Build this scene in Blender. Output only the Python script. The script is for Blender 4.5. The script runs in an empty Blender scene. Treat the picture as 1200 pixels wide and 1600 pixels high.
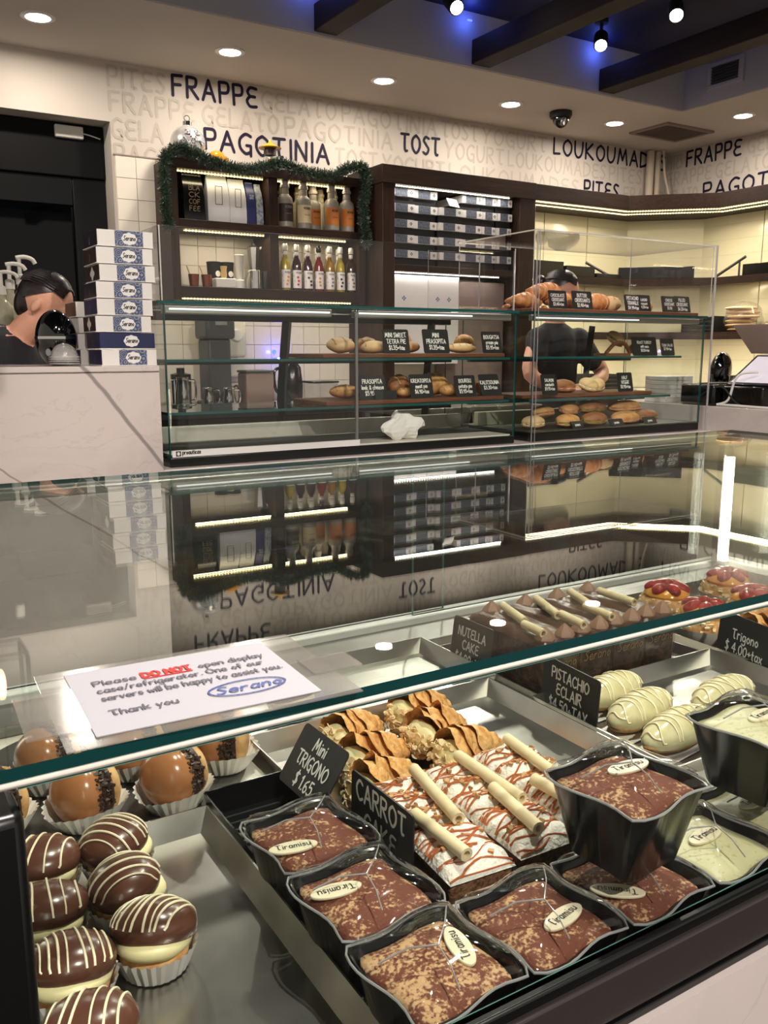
import bpy, bmesh, math, random
from math import sin, cos, pi, radians, sqrt
from mathutils import Vector, Matrix, noise

SC = bpy.context.scene
COL = SC.collection
random.seed(7)

# ------------------------------------------------------------------ camera
cam_data = bpy.data.cameras.new('camera')
cam = bpy.data.objects.new('camera', cam_data); COL.objects.link(cam)
cam.location = (0, 0, 1.28)
cam.rotation_euler = (radians(90 - 10.6), 0, radians(-31.6))
cam_data.sensor_fit = 'VERTICAL'; cam_data.sensor_height = 36; cam_data.lens = 1360 / 1600 * 36
cam_data.clip_start = .02
SC.camera = cam
# ------------------------------------------------------------------ world, exposure
world = bpy.data.worlds.new('room_ambience'); SC.world = world
world.use_nodes = True
bg = world.node_tree.nodes['Background']
bg.inputs[0].default_value = (.90, .80, .70, 1); bg.inputs[1].default_value = .45
SC.view_settings.view_transform = 'Standard'; SC.view_settings.look = 'None'
SC.view_settings.gamma = 1; SC.view_settings.use_curve_mapping = False
SC.view_settings.exposure = 0.53
SC.cycles.transparent_max_bounces = 32; SC.cycles.max_bounces = 10
SC.cycles.caustics_reflective = False; SC.cycles.caustics_refractive = False
SC.cycles.sample_clamp_indirect = 4.0
# lamp strengths (each lamp is created in its own builder further down)
DOWN_W, SPOT_W, LED_E, TUBE_E = 6.0, 60.0, 5.0, 14.0

# ------------------------------------------------------------------ colour and materials
def lin(c):
    r = []
    for a in c:
        a /= 255.
        r.append(a / 12.92 if a <= .04045 else ((a + .055) / 1.055) ** 2.4)
    return (*r, 1)
MATS = {}
def M(name, col, rough=.5, metal=0, spec=.5, emis=None, es=0, coat=0, sss=0, bump=None, mix=None, alpha=1, trans=0):
    """procedural principled material; mix=(scale, colour2, low, high, detail), bump=(scale, strength)"""
    m = bpy.data.materials.new(name); m.use_nodes = True
    nt = m.node_tree; b = nt.nodes['Principled BSDF']; L = nt.links
    b.inputs['Base Color'].default_value = lin(col); b.inputs['Roughness'].default_value = rough
    b.inputs['Metallic'].default_value = metal; b.inputs['Specular IOR Level'].default_value = spec
    b.inputs['Coat Weight'].default_value = coat; b.inputs['Coat Roughness'].default_value = .08
    b.inputs['Alpha'].default_value = alpha; b.inputs['Transmission Weight'].default_value = trans
    if sss:
        b.inputs['Subsurface Weight'].default_value = sss; b.inputs['Subsurface Radius'].default_value = (.01, .006, .004)
        b.inputs['Subsurface Scale'].default_value = .4
    if emis:
        b.inputs['Emission Color'].default_value = lin(emis); b.inputs['Emission Strength'].default_value = es
    tc = nt.nodes.new('ShaderNodeTexCoord')
    if mix:
        n = nt.nodes.new('ShaderNodeTexNoise'); n.inputs['Scale'].default_value = mix[0]; n.inputs['Detail'].default_value = mix[4]
        L.new(tc.outputs['Object'], n.inputs['Vector'])
        r = nt.nodes.new('ShaderNodeValToRGB')
        r.color_ramp.elements[0].position = mix[2]; r.color_ramp.elements[1].position = mix[3]
        r.color_ramp.elements[0].color = lin(col); r.color_ramp.elements[1].color = lin(mix[1])
        L.new(n.outputs['Fac'], r.inputs[0]); L.new(r.outputs[0], b.inputs['Base Color'])
    if bump:
        n = nt.nodes.new('ShaderNodeTexNoise'); n.inputs['Scale'].default_value = bump[0]; n.inputs['Detail'].default_value = 4
        L.new(tc.outputs['Object'], n.inputs['Vector'])
        bp = nt.nodes.new('ShaderNodeBump'); bp.inputs['Strength'].default_value = bump[1]; bp.inputs['Distance'].default_value = .003
        L.new(n.outputs['Fac'], bp.inputs['Height']); L.new(bp.outputs[0], b.inputs['Normal'])
    MATS[name] = m
    return m
def thin_glass(name, tint, f0=.045, rough=.0, gain=.96, haze=0, hazecol=(230, 225, 215)):
    """a clear sheet: transparent body with a Schlick reflection, optional surface smear"""
    m = bpy.data.materials.new(name); m.use_nodes = True
    nt = m.node_tree; L = nt.links; nt.nodes.clear()
    out = nt.nodes.new('ShaderNodeOutputMaterial')
    tr = nt.nodes.new('ShaderNodeBsdfTransparent'); tr.inputs[0].default_value = lin(tint)
    gl = nt.nodes.new('ShaderNodeBsdfGlossy'); gl.inputs['Roughness'].default_value = rough; gl.inputs[0].default_value = (1, 1, 1, 1)
    lw = nt.nodes.new('ShaderNodeLayerWeight'); lw.inputs[0].default_value = .5
    pw = nt.nodes.new('ShaderNodeMath'); pw.operation = 'POWER'; pw.inputs[1].default_value = 5
    ml = nt.nodes.new('ShaderNodeMath'); ml.operation = 'MULTIPLY_ADD'; ml.inputs[1].default_value = gain; ml.inputs[2].default_value = f0
    ml.use_clamp = True
    L.new(lw.outputs['Facing'], pw.inputs[0]); L.new(pw.outputs[0], ml.inputs[0])
    mx = nt.nodes.new('ShaderNodeMixShader'); L.new(ml.outputs[0], mx.inputs[0]); L.new(gl.outputs[0], mx.inputs[2])
    if haze:
        df = nt.nodes.new('ShaderNodeBsdfDiffuse'); df.inputs[0].default_value = lin(hazecol)
        tc = nt.nodes.new('ShaderNodeTexCoord'); n = nt.nodes.new('ShaderNodeTexNoise'); n.inputs['Scale'].default_value = 9; n.inputs['Detail'].default_value = 5
        L.new(tc.outputs['Object'], n.inputs['Vector'])
        mm = nt.nodes.new('ShaderNodeMath'); mm.operation = 'MULTIPLY'; mm.inputs[1].default_value = haze * 2
        L.new(n.outputs['Fac'], mm.inputs[0])
        m2 = nt.nodes.new('ShaderNodeMixShader'); L.new(mm.outputs[0], m2.inputs[0]); L.new(tr.outputs[0], m2.inputs[1]); L.new(df.outputs[0], m2.inputs[2])
        L.new(m2.outputs[0], mx.inputs[1])
    else:
        L.new(tr.outputs[0], mx.inputs[1])
    L.new(mx.outputs[0], out.inputs[0])
    MATS[name] = m
    return m
def emit(name, col, e):
    m = bpy.data.materials.new(name); m.use_nodes = True
    nt = m.node_tree; nt.nodes.clear()
    out = nt.nodes.new('ShaderNodeOutputMaterial'); em = nt.nodes.new('ShaderNodeEmission')
    em.inputs[0].default_value = lin(col); em.inputs[1].default_value = e
    nt.links.new(em.outputs[0], out.inputs[0]); MATS[name] = m
    return m
def wood(name, c1, c2, scale=3, axis='X', rough=.45):
    m = M(name, c1, rough, spec=.22)
    nt = m.node_tree; L = nt.links; b = nt.nodes['Principled BSDF']
    tc = nt.nodes.new('ShaderNodeTexCoord'); mp = nt.nodes.new('ShaderNodeMapping')
    s = [scale * 9] * 3; s['XYZ'.index(axis)] = scale * .7
    mp.inputs['Scale'].default_value = s
    n = nt.nodes.new('ShaderNodeTexNoise'); n.inputs['Scale'].default_value = 2.5; n.inputs['Detail'].default_value = 6; n.inputs['Distortion'].default_value = .8
    r = nt.nodes.new('ShaderNodeValToRGB'); r.color_ramp.elements[0].position = .3; r.color_ramp.elements[1].position = .72
    r.color_ramp.elements[0].color = lin(c1); r.color_ramp.elements[1].color = lin(c2)
    L.new(tc.outputs['Object'], mp.inputs[0]); L.new(mp.outputs[0], n.inputs['Vector']); L.new(n.outputs['Fac'], r.inputs[0])
    L.new(r.outputs[0], b.inputs['Base Color'])
    return m
def marble(name, base, soft, veins=(), rough=.16, scale=2.2):
    """stone with cloudy patches, thin wandering veins and named straight-ish veins (a, b, c, width) on a*x+b*z=c"""
    m = M(name, base, rough)
    nt = m.node_tree; L = nt.links; b = nt.nodes['Principled BSDF']
    N = nt.nodes.new
    tc = N('ShaderNodeTexCoord')
    n = N('ShaderNodeTexNoise'); n.inputs['Scale'].default_value = scale; n.inputs['Detail'].default_value = 7; n.inputs['Distortion'].default_value = 1.2
    L.new(tc.outputs['Object'], n.inputs['Vector'])
    r = N('ShaderNodeValToRGB'); e = r.color_ramp.elements
    e[0].position = .30; e[0].color = lin(soft); e[1].position = .52; e[1].color = lin(base)
    L.new(n.outputs['Fac'], r.inputs[0])
    n2 = N('ShaderNodeTexNoise'); n2.inputs['Scale'].default_value = scale * .9; n2.inputs['Detail'].default_value = 9; n2.inputs['Distortion'].default_value = 2.2
    mp = N('ShaderNodeMapping'); mp.inputs['Location'].default_value = (3.1, 5.7, 1.3); L.new(tc.outputs['Object'], mp.inputs[0]); L.new(mp.outputs[0], n2.inputs['Vector'])
    v = N('ShaderNodeValToRGB'); e = v.color_ramp.elements
    e[0].position = .492; e[0].color = (0, 0, 0, 1); e[1].position = .508; e[1].color = (0, 0, 0, 1)
    k = e.new(.5); k.color = (.13, .13, .13, 1)
    L.new(n2.outputs['Fac'], v.inputs[0])
    cur = N('ShaderNodeMixRGB'); cur.inputs[2].default_value = lin((120, 112, 104)); L.new(v.outputs[0], cur.inputs[0]); L.new(r.outputs[0], cur.inputs[1])
    sep = N('ShaderNodeSeparateXYZ'); L.new(tc.outputs['Object'], sep.inputs[0])
    wob = N('ShaderNodeTexNoise'); wob.inputs['Scale'].default_value = 5; wob.inputs['Detail'].default_value = 4; L.new(tc.outputs['Object'], wob.inputs['Vector'])
    for (a, bb, c, w, col) in veins:
        m1 = N('ShaderNodeMath'); m1.operation = 'MULTIPLY'; m1.inputs[1].default_value = a; L.new(sep.outputs[0], m1.inputs[0])
        m2 = N('ShaderNodeMath'); m2.operation = 'MULTIPLY_ADD'; m2.inputs[1].default_value = bb; L.new(sep.outputs[2], m2.inputs[0]); L.new(m1.outputs[0], m2.inputs[2])
        m3 = N('ShaderNodeMath'); m3.operation = 'MULTIPLY_ADD'; m3.inputs[1].default_value = .06; L.new(wob.outputs['Fac'], m3.inputs[0]); L.new(m2.outputs[0], m3.inputs[2])
        m4 = N('ShaderNodeMath'); m4.operation = 'SUBTRACT'; m4.inputs[1].default_value = c + .03; L.new(m3.outputs[0], m4.inputs[0])
        m5 = N('ShaderNodeMath'); m5.operation = 'ABSOLUTE'; L.new(m4.outputs[0], m5.inputs[0])
        mr = N('ShaderNodeMapRange'); mr.inputs[1].default_value = w * .4; mr.inputs[2].default_value = w; mr.inputs[3].default_value = .75; mr.inputs[4].default_value = 0
        L.new(m5.outputs[0], mr.inputs[0])
        mx = N('ShaderNodeMixRGB'); mx.inputs[2].default_value = lin(col); L.new(mr.outputs[0], mx.inputs[0]); L.new(cur.outputs[0], mx.inputs[1])
        cur = mx
    L.new(cur.outputs[0], b.inputs['Base Color'])
    return m
def mosaic(name):
    """blue printed ring pattern of the pastry boxes"""
    m = M(name, (96, 112, 150), .55)
    nt = m.node_tree; L = nt.links; b = nt.nodes['Principled BSDF']; N = nt.nodes.new
    tc = N('ShaderNodeTexCoord'); v = N('ShaderNodeTexVoronoi'); v.inputs['Scale'].default_value = 48
    L.new(tc.outputs['Object'], v.inputs['Vector'])
    ml = N('ShaderNodeMath'); ml.operation = 'MULTIPLY'; ml.inputs[1].default_value = 26; L.new(v.outputs['Distance'], ml.inputs[0])
    s = N('ShaderNodeMath'); s.operation = 'SINE'; L.new(ml.outputs[0], s.inputs[0])
    r = N('ShaderNodeValToRGB'); e = r.color_ramp.elements
    e[0].position = .1; e[0].color = lin((62, 72, 104)); e[1].position = .9; e[1].color = lin((136, 145, 168))
    L.new(s.outputs[0], r.inputs[0]); L.new(r.outputs[0], b.inputs['Base Color'])
    return m

M('plaster', (194, 185, 174), .75, bump=(60, .03), mix=(3, (187, 178, 167), .3, .7, 4))
M('ceiling_white', (206, 198, 188), .8)
M('cove_grey', (168, 166, 170), .8)
M('night_blue', (10, 16, 60), .6)
wood('dark_wood', (38, 25, 19), (58, 40, 31), 3, 'Z')
wood('dark_wood_x', (36, 24, 18), (56, 39, 30), 3, 'X')
wood('beam_wood', (30, 21, 17), (46, 33, 27), 2, 'Y', .6)
wood('board_wood', (92, 56, 38), (122, 78, 54), 3, 'X', .5)
M('tile_white', (222, 214, 200), .18, bump=(9, .02))
M('tile_cream', (226, 220, 196), .14, bump=(7, .03))
M('grout', (200, 191, 176), .9)
M('joint_dark', (52, 46, 38), .9)
M('floor_dark', (62, 58, 54), .35, mix=(4, (74, 70, 64), .3, .7, 5))
marble('marble_counter', (216, 204, 200), (196, 184, 181), veins=((1.35, 1.0, 2.045, .014, (118, 112, 112)), (.75, 1.0, 1.205, .005, (150, 124, 110))))
marble('marble_deck', (228, 222, 210), (206, 198, 184), scale=5)
marble('marble_front', (226, 214, 212), (212, 202, 200), scale=2)
M('steel', (204, 201, 194), .28, 1, bump=(140, .02), mix=(18, (176, 173, 166), .3, .7, 6))
M('steel_dull', (150, 148, 144), .38, 1, mix=(25, (124, 122, 120), .3, .7, 6))
M('chrome', (200, 200, 198), .12, 1)
M('alu', (176, 174, 170), .4, 1)
M('black_frame', (12, 12, 13), .28)
M('band_grey', (66, 61, 60), .22, .3)
M('black_plastic', (15, 15, 16), .2)
M('black_matt', (18, 18, 19), .7)
M('black_gloss', (5, 5, 6), .05, coat=.6)
M('grey_plastic', (66, 66, 68), .45)
M('white_plastic', (216, 212, 204), .4)
M('white_paper', (228, 224, 220), .7, bump=(50, .08))
M('white_gloss', (232, 230, 228), .3)
M('sign_paper', (178, 178, 187), .5)
M('rim_clear', (206, 206, 208), .12, trans=.5)
M('cream_paint', (218, 212, 186), .5)
M('door_black', (6, 6, 7), .4, spec=.2)
M('housing_black', (7, 7, 8), .6, spec=.15)
M('night_pane', (4, 5, 7), .03, spec=.25)
thin_glass('glass_top', (243, 247, 244), .04, 0, .68, .003, (190, 200, 190))
thin_glass('glass_pane', (252, 254, 253), .02)
thin_glass('glass_shelf', (249, 252, 251), .03)
thin_glass('acrylic', (252, 252, 253), .025, .01, .9)
M('acrylic_edge', (226, 226, 230), .15, trans=.5)
thin_glass('lid_plastic', (246, 246, 246), .055, .035)
thin_glass('film', (240, 240, 240), .07, .12, .8, .10)
thin_glass('wrap', (244, 242, 240), .05, .08, .8)
thin_glass('film_white', (236, 236, 236), .08, .08, .8, .26, (240, 236, 232))
M('glass_edge', (8, 60, 62), .06, coat=.6)
M('glass_edge_light', (92, 150, 142), .12)
M('glass_edge_teal', (22, 78, 76), .1)
M('tag_black', (26, 26, 27), .5)
M('chalk', (240, 238, 232), .8)
M('letter_navy', (24, 17, 42), .65, spec=.25)
M('letter_faint', (175, 166, 154), .75)
M('print_black', (44, 42, 46), .7)
M('print_soft', (96, 94, 104), .7)
M('print_red', (206, 54, 46), .7)
M('print_blue', (84, 98, 160), .7)
M('print_grey', (128, 128, 130), .7)
M('print_gold', (138, 116, 84), .5)
mosaic('mosaic_blue')
M('navy_card', (26, 34, 78), .45)
M('brown_card', (62, 44, 38), .4)
M('dark_card', (42, 38, 48), .4)
M('box_black', (16, 17, 22), .5)
M('denim_print', (104, 110, 122), .6, mix=(120, (72, 80, 98), .4, .6, 2))
# food
M('dark_chocolate', (88, 55, 43), .24, sss=.05, bump=(60, .05), mix=(30, (100, 64, 50), .35, .7, 3))
M('milk_chocolate', (164, 108, 68), .22, sss=.1, bump=(60, .04), mix=(30, (174, 118, 76), .35, .7, 3))
M('white_icing', (240, 228, 196), .35, sss=.1)
M('custard', (240, 230, 178), .4, sss=.15, bump=(30, .1))
M('choux', (214, 172, 116), .65, bump=(150, .5), mix=(90, (180, 126, 74), .4, .7, 5))
M('sprinkles_brown', (58, 38, 28), .45)
M('paper_cup', (236, 232, 224), .65)
M('phyllo', (234, 184, 120), .4, sss=.15, bump=(220, .8), mix=(110, (204, 138, 72), .42, .66, 7))
M('almond', (250, 226, 182), .5, sss=.1, mix=(160, (228, 184, 126), .45, .75, 3))
M('nut_crumb', (196, 150, 98), .6, mix=(80, (150, 104, 62), .4, .7, 3))
M('carrot_sponge', (138, 94, 62), .9, bump=(300, .8), mix=(260, (84, 52, 32), .4, .65, 5))
M('whipped', (240, 233, 222), .5, sss=.2, bump=(220, 1.0))
M('caramel', (176, 98, 56), .18, sss=.1)
M('wafer', (234, 216, 176), .6, mix=(40, (224, 202, 156), .3, .7, 4), bump=(80, .15))
def cocoa(name, lo, hi):
    m = M(name, (122, 66, 46), .8, bump=(300, .35))
    nt = m.node_tree; L = nt.links; N = nt.nodes.new; b = nt.nodes['Principled BSDF']; tc = N('ShaderNodeTexCoord'); f = []
    for sc, dt in ((380, 3), (60, 4)):
        n = N('ShaderNodeTexNoise'); n.inputs['Scale'].default_value = sc; n.inputs['Detail'].default_value = dt; L.new(tc.outputs['Object'], n.inputs['Vector']); f.append(n)
    ad = N('ShaderNodeMath'); ad.operation = 'MULTIPLY_ADD'; ad.inputs[1].default_value = .55; L.new(f[0].outputs['Fac'], ad.inputs[0])
    m2 = N('ShaderNodeMath'); m2.operation = 'MULTIPLY'; m2.inputs[1].default_value = .6; L.new(f[1].outputs['Fac'], m2.inputs[0]); L.new(m2.outputs[0], ad.inputs[2])
    r = N('ShaderNodeValToRGB'); e = r.color_ramp.elements
    e[0].position = lo; e[0].color = lin((116, 62, 44)); e[1].position = hi; e[1].color = lin((214, 172, 126))
    L.new(ad.outputs[0], r.inputs[0]); L.new(r.outputs[0], b.inputs['Base Color'])
cocoa('cocoa', .545, .64); cocoa('cocoa_dense', .60, .70)
M('pistachio_cream', (210, 205, 162), .4, sss=.1, mix=(220, (182, 166, 112), .58, .7, 5), bump=(120, .2))
M('pistachio_glaze', (216, 206, 166), .2, sss=.1, mix=(60, (196, 186, 138), .4, .7, 4))
M('nutella', (80, 50, 38), .32, bump=(110, .5), mix=(70, (70, 43, 33), .4, .7, 3))
M('nutella_pipe', (150, 110, 90), .55)
M('choc_flakes', (56, 38, 30), .6, bump=(120, 1.0), mix=(120, (94, 68, 52), .45, .65, 6))
M('strawberry', (168, 30, 28), .1, sss=.1, coat=.3, mix=(70, (112, 14, 18), .4, .7, 3))
M('apricot_glaze', (222, 150, 60), .1, coat=.4)
M('bread', (216, 166, 104), .6, bump=(80, .35), mix=(34, (180, 122, 68), .38, .7, 5))
M('bread_dark', (166, 110, 66), .6, bump=(80, .35), mix=(34, (122, 76, 44), .38, .7, 5))
M('bread_pale', (224, 192, 142), .65, bump=(30, .3), mix=(16, (200, 154, 100), .4, .75, 4))
M('croissant_crust', (212, 150, 92), .45, bump=(90, .25), mix=(45, (170, 102, 56), .4, .72, 4))
M('lettuce', (128, 146, 62), .5)
M('ham', (214, 150, 130), .5)
M('skin', (226, 168, 142), .5, sss=.15)
M('hair_dark', (26, 20, 22), .35, mix=(90, (44, 36, 38), .4, .65, 3))
M('shirt_black', (30, 30, 36), .8, bump=(120, .2))
M('jeans', (40, 44, 60), .8)
M('tinsel', (44, 62, 48), .4, mix=(300, (96, 112, 96), .5, .7, 2))
M('tinsel_silver', (150, 160, 150), .2, .8)
M('silver_bauble', (190, 188, 186), .25, .7, mix=(14, (225, 222, 218), .4, .6, 4))
M('amber_glass', (214, 142, 36), .1, trans=.3)
M('yellow_tin', (210, 160, 40), .4)
M('red_sweet', (190, 50, 36), .3)
M('bag_white', (206, 204, 206), .5)
M('bag_teal', (110, 160, 172), .5)
M('bag_navy', (44, 48, 96), .4)
M('bag_grey', (160, 164, 172), .5, mix=(60, (110, 116, 130), .45, .6, 3))
M('sauce_grey', (146, 138, 128), .4)
M('sauce_cap', (214, 204, 170), .45)
M('label_orange', (196, 116, 48), .6); M('label_cream', (226, 206, 164), .6); M('label_brown', (54, 38, 34), .6)
M('copper', (150, 84, 58), .25, .8)
M('bamboo', (206, 170, 112), .6)
for nm, c in (('yellow', (170, 150, 50)), ('plum', (58, 28, 36)), ('ruby', (120, 30, 28)), ('amber', (150, 110, 40)), ('brown', (60, 36, 24)), ('clear', (190, 186, 160))):
    M('syrup_' + nm, c, .06, coat=.4, trans=.25)
M('label_white', (226, 220, 214), .6, mix=(40, (150, 130, 110), .62, .70, 4))
M('wire_white', (224, 222, 218), .5)
M('screen_white', (190, 184, 192), .2, emis=(206, 200, 214), es=.35)
M('taupe_plastic', (134, 116, 108), .5)
M('pipe_beige', (190, 176, 156), .6)
M('cloth_white', (214, 206, 192), .9, bump=(30, .4))
M('blue_bag', (70, 120, 190), .4)
emit('lamp_disc', (255, 232, 196), 26)
emit('spot_disc', (255, 244, 226), 30)
def emit_dots(name, col, e, pitch):
    m = emit(name, col, e); nt = m.node_tree; N = nt.nodes.new; L = nt.links
    tc = N('ShaderNodeTexCoord'); sp = N('ShaderNodeSeparateXYZ'); L.new(tc.outputs['Object'], sp.inputs[0])
    a = N('ShaderNodeMath'); a.operation = 'MULTIPLY'; a.inputs[1].default_value = 2 * pi / pitch; L.new(sp.outputs[0], a.inputs[0])
    b = N('ShaderNodeMath'); b.operation = 'SINE'; L.new(a.outputs[0], b.inputs[0])
    c = N('ShaderNodeMapRange'); c.inputs[1].default_value = -.2; c.inputs[2].default_value = .9; c.inputs[3].default_value = e * .22; c.inputs[4].default_value = e * 1.6
    L.new(b.outputs[0], c.inputs[0]); L.new(c.outputs[0], nt.nodes['Emission'].inputs[1])
emit_dots('led_warm', (255, 228, 150), LED_E, .0167)
emit_dots('led_white', (255, 244, 226), LED_E, .0167)
emit('led_cool', (246, 248, 240), 1.3)
emit('led_tube', (255, 250, 226), TUBE_E)
emit('led_blue', (70, 90, 255), 3)
emit('bulb', (255, 196, 150), 9)
# ------------------------------------------------------------------ mesh helpers
def sm(x): return x * x * (3 - 2 * x)
class MB:
    def __init__(s): s.v = []; s.f = []; s.m = []
    def add(s, vs, fs, mi=0):
        k = len(s.v); s.v += [tuple(v) for v in vs]
        for f in fs: s.f.append([k + i for i in f]); s.m.append(mi)
        return s
    def box(s, x0, x1, y0, y1, z0, z1, mi=0):
        v = [(x, y, z) for z in (z0, z1) for y in (y0, y1) for x in (x0, x1)]
        return s.add(v, [(0, 2, 3, 1), (4, 5, 7, 6), (0, 1, 5, 4), (2, 6, 7, 3), (0, 4, 6, 2), (1, 3, 7, 5)], mi)
    def slab(s, x0, x1, y0, y1, z0, z1):
        """glass sheet: big faces slot 0, narrow faces slot 1"""
        v = [(x, y, z) for z in (z0, z1) for y in (y0, y1) for x in (x0, x1)]
        F = [(0, 2, 3, 1), (4, 5, 7, 6), (0, 1, 5, 4), (2, 6, 7, 3), (0, 4, 6, 2), (1, 3, 7, 5)]
        d = [z1 - z0, z1 - z0, y1 - y0, y1 - y0, x1 - x0, x1 - x0]
        t = min(d)
        for f, q in zip(F, d): s.add([v[i] for i in f], [(0, 1, 2, 3)], 0 if q == t else 1)
        return s
    def obox(s, c, size, R=None, mi=0):
        a, b, d = (q / 2 for q in size)
        v = [Vector((x, y, z)) for z in (-d, d) for y in (-b, b) for x in (-a, a)]
        if R is not None: v = [R @ q for q in v]
        v = [q + Vector(c) for q in v]
        return s.add(v, [(0, 2, 3, 1), (4, 5, 7, 6), (0, 1, 5, 4), (2, 6, 7, 3), (0, 4, 6, 2), (1, 3, 7, 5)], mi)
    def lathe(s, prof, n=24, c=(0, 0, 0), R=None, mi=0, flute=0, nf=20):
        vs = []; fs = []
        for j, (r, z) in enumerate(prof):
            for i in range(n):
                a = 2 * pi * i / n
                rr = r * (1 + (flute * (1 if i % 2 else -1) * (j / max(1, len(prof) - 1)) if flute else 0))
                p = Vector((rr * cos(a), rr * sin(a), z))
                if R is not None: p = R @ p
                vs.append(p + Vector(c))
        for j in range(len(prof) - 1):
            for i in range(n):
                k = (i + 1) % n
                fs.append((j * n + i, j * n + k, (j + 1) * n + k, (j + 1) * n + i))
        if prof[0][0] > 1e-5: fs.append(tuple(reversed(range(n))))
        if prof[-1][0] > 1e-5: fs.append(tuple((len(prof) - 1) * n + i for i in range(n)))
        return s.add(vs, fs, mi)
    def open_lathe(s, prof, n=24, c=(0, 0, 0), flute=0, mi=0):
        vs = []; fs = []
        for j, (r, z) in enumerate(prof):
            for i in range(n):
                a = 2 * pi * i / n
                rr = r + (flute * (1 if i % 2 else -1) * (j / max(1, len(prof) - 1)))
                vs.append((c[0] + rr * cos(a), c[1] + rr * sin(a), c[2] + z))
        for j in range(len(prof) - 1):
            for i in range(n):
                k = (i + 1) % n
                fs.append((j * n + i, j * n + k, (j + 1) * n + k, (j + 1) * n + i))
        return s.add(vs, fs, mi)
    def ell(s, c, r, n=20, m=12, R=None, zlo=-1, zhi=1, amp=0, freq=30, seed=0, mi=0):
        """ellipsoid (optionally cut between zlo and zhi of its unit sphere, lumpy with amp)"""
        vs = []; fs = []
        t0, t1 = math.asin(max(-1, zlo)), math.asin(min(1, zhi))
        for j in range(m + 1):
            t = t0 + (t1 - t0) * j / m
            for i in range(n):
                a = 2 * pi * i / n
                p = Vector((cos(t) * cos(a) * r[0], cos(t) * sin(a) * r[1], sin(t) * r[2]))
                if amp: p *= 1 + amp * noise.noise(p * freq + Vector((seed * 3.7, seed * 1.3, 0)))
                if R is not None: p = R @ p
                vs.append(p + Vector(c))
        for j in range(m):
            for i in range(n):
                k = (i + 1) % n
                fs.append((j * n + i, j * n + k, (j + 1) * n + k, (j + 1) * n + i))
        fs.append(tuple(reversed(range(n)))); fs.append(tuple(m * n + i for i in range(n)))
        return s.add(vs, fs, mi)
    def tube(s, path, r, n=8, closed=False, mi=0, cap=True):
        P = [Vector(p) for p in path]; L = len(P)
        rr = r if isinstance(r, (list, tuple)) else [r] * L
        vs = []; fs = []; up = None
        for j in range(L):
            if closed: t = P[(j + 1) % L] - P[j - 1]
            else: t = P[min(j + 1, L - 1)] - P[max(j - 1, 0)]
            if t.length < 1e-9: t = Vector((0, 0, 1))
            t.normalize()
            if up is None:
                up = Vector((0, 0, 1)) if abs(t.z) < .9 else Vector((1, 0, 0))
            a = t.cross(up)
            if a.length < 1e-6: a = t.cross(Vector((1, .1, 0)))
            a.normalize(); b = a.cross(t); b.normalize(); up = b
            for i in range(n):
                q = 2 * pi * i / n
                vs.append(P[j] + (a * cos(q) + b * sin(q)) * rr[j])
        for j in range(L if closed else L - 1):
            for i in range(n):
                k = (i + 1) % n; j2 = (j + 1) % L
                fs.append((j * n + i, j2 * n + i, j2 * n + k, j * n + k))
        if cap and not closed:
            fs.append(tuple(range(n))); fs.append(tuple(reversed([(L - 1) * n + i for i in range(n)])))
        return s.add(vs, fs, mi)
    def hollow(s, a, b, r0, r1, n=14, mi=0):
        """hollow straight tube (wafer roll, pipe)"""
        A, B = Vector(a), Vector(b); t = (B - A).normalized()
        u = t.cross(Vector((0, 0, 1)))
        if u.length < 1e-5: u = Vector((1, 0, 0))
        u.normalize(); w = u.cross(t)
        vs = []
        for P in (A, B):
            for r in (r1, r0):
                for i in range(n):
                    q = 2 * pi * i / n; vs.append(P + (u * cos(q) + w * sin(q)) * r)
        fs = []
        for i in range(n):
            k = (i + 1) % n
            fs += [(i, 2 * n + i, 2 * n + k, k), (n + i, n + k, 3 * n + k, 3 * n + i), (i, k, n + k, n + i), (2 * n + i, 3 * n + i, 3 * n + k, 2 * n + k)]
        return s.add(vs, fs, mi)
    def prism(s, poly, z0, z1, mi=0):
        n = len(poly)
        vs = [(x, y, z0) for x, y in poly] + [(x, y, z1) for x, y in poly]
        fs = [tuple(reversed(range(n))), tuple(range(n, 2 * n))] + [(i, (i + 1) % n, n + (i + 1) % n, n + i) for i in range(n)]
        return s.add(vs, fs, mi)
    def xf(s, Mx):
        s.v = [tuple(Mx @ Vector(v)) for v in s.v]; return s
    def mesh(s, name, mats, smooth=True, ang=38):
        me = bpy.data.meshes.new(name); me.from_pydata(s.v, [], s.f)
        for m in (mats if isinstance(mats, (list, tuple)) else [mats]): me.materials.append(MATS[m])
        for p, i in zip(me.polygons, s.m): p.material_index = i
        if smooth:
            me.polygons.foreach_set('use_smooth', [True] * len(me.polygons)); me.set_sharp_from_angle(angle=radians(ang))
        me.validate(); me.update()
        return me
    def build(s, name, mats, parent=None, smooth=True, bevel=0, ang=38, loc=None, rot=None):
        o = bpy.data.objects.new(name, s.mesh(name, mats, smooth, ang)); COL.objects.link(o)
        if parent: o.parent = parent
        if loc: o.location = loc
        if rot: o.rotation_euler = rot
        if bevel:
            md = o.modifiers.new('bevel', 'BEVEL'); md.width = bevel; md.segments = 2; md.limit_method = 'ANGLE'; md.angle_limit = radians(40)
        return o
def tag(o, label, cat, group=None, kind=None):
    o['label'] = label; o['category'] = cat
    if group: o['group'] = group
    if kind: o['kind'] = kind
    return o
def thing(name, label, cat, loc=(0, 0, 0), rz=0, group=None):
    o = bpy.data.objects.new(name, None); COL.objects.link(o); o.empty_display_size = .02
    o.location = loc; o.rotation_euler = (0, 0, rz)
    return tag(o, label, cat, group)
def struct(o): o['kind'] = 'structure'; return o
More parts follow.
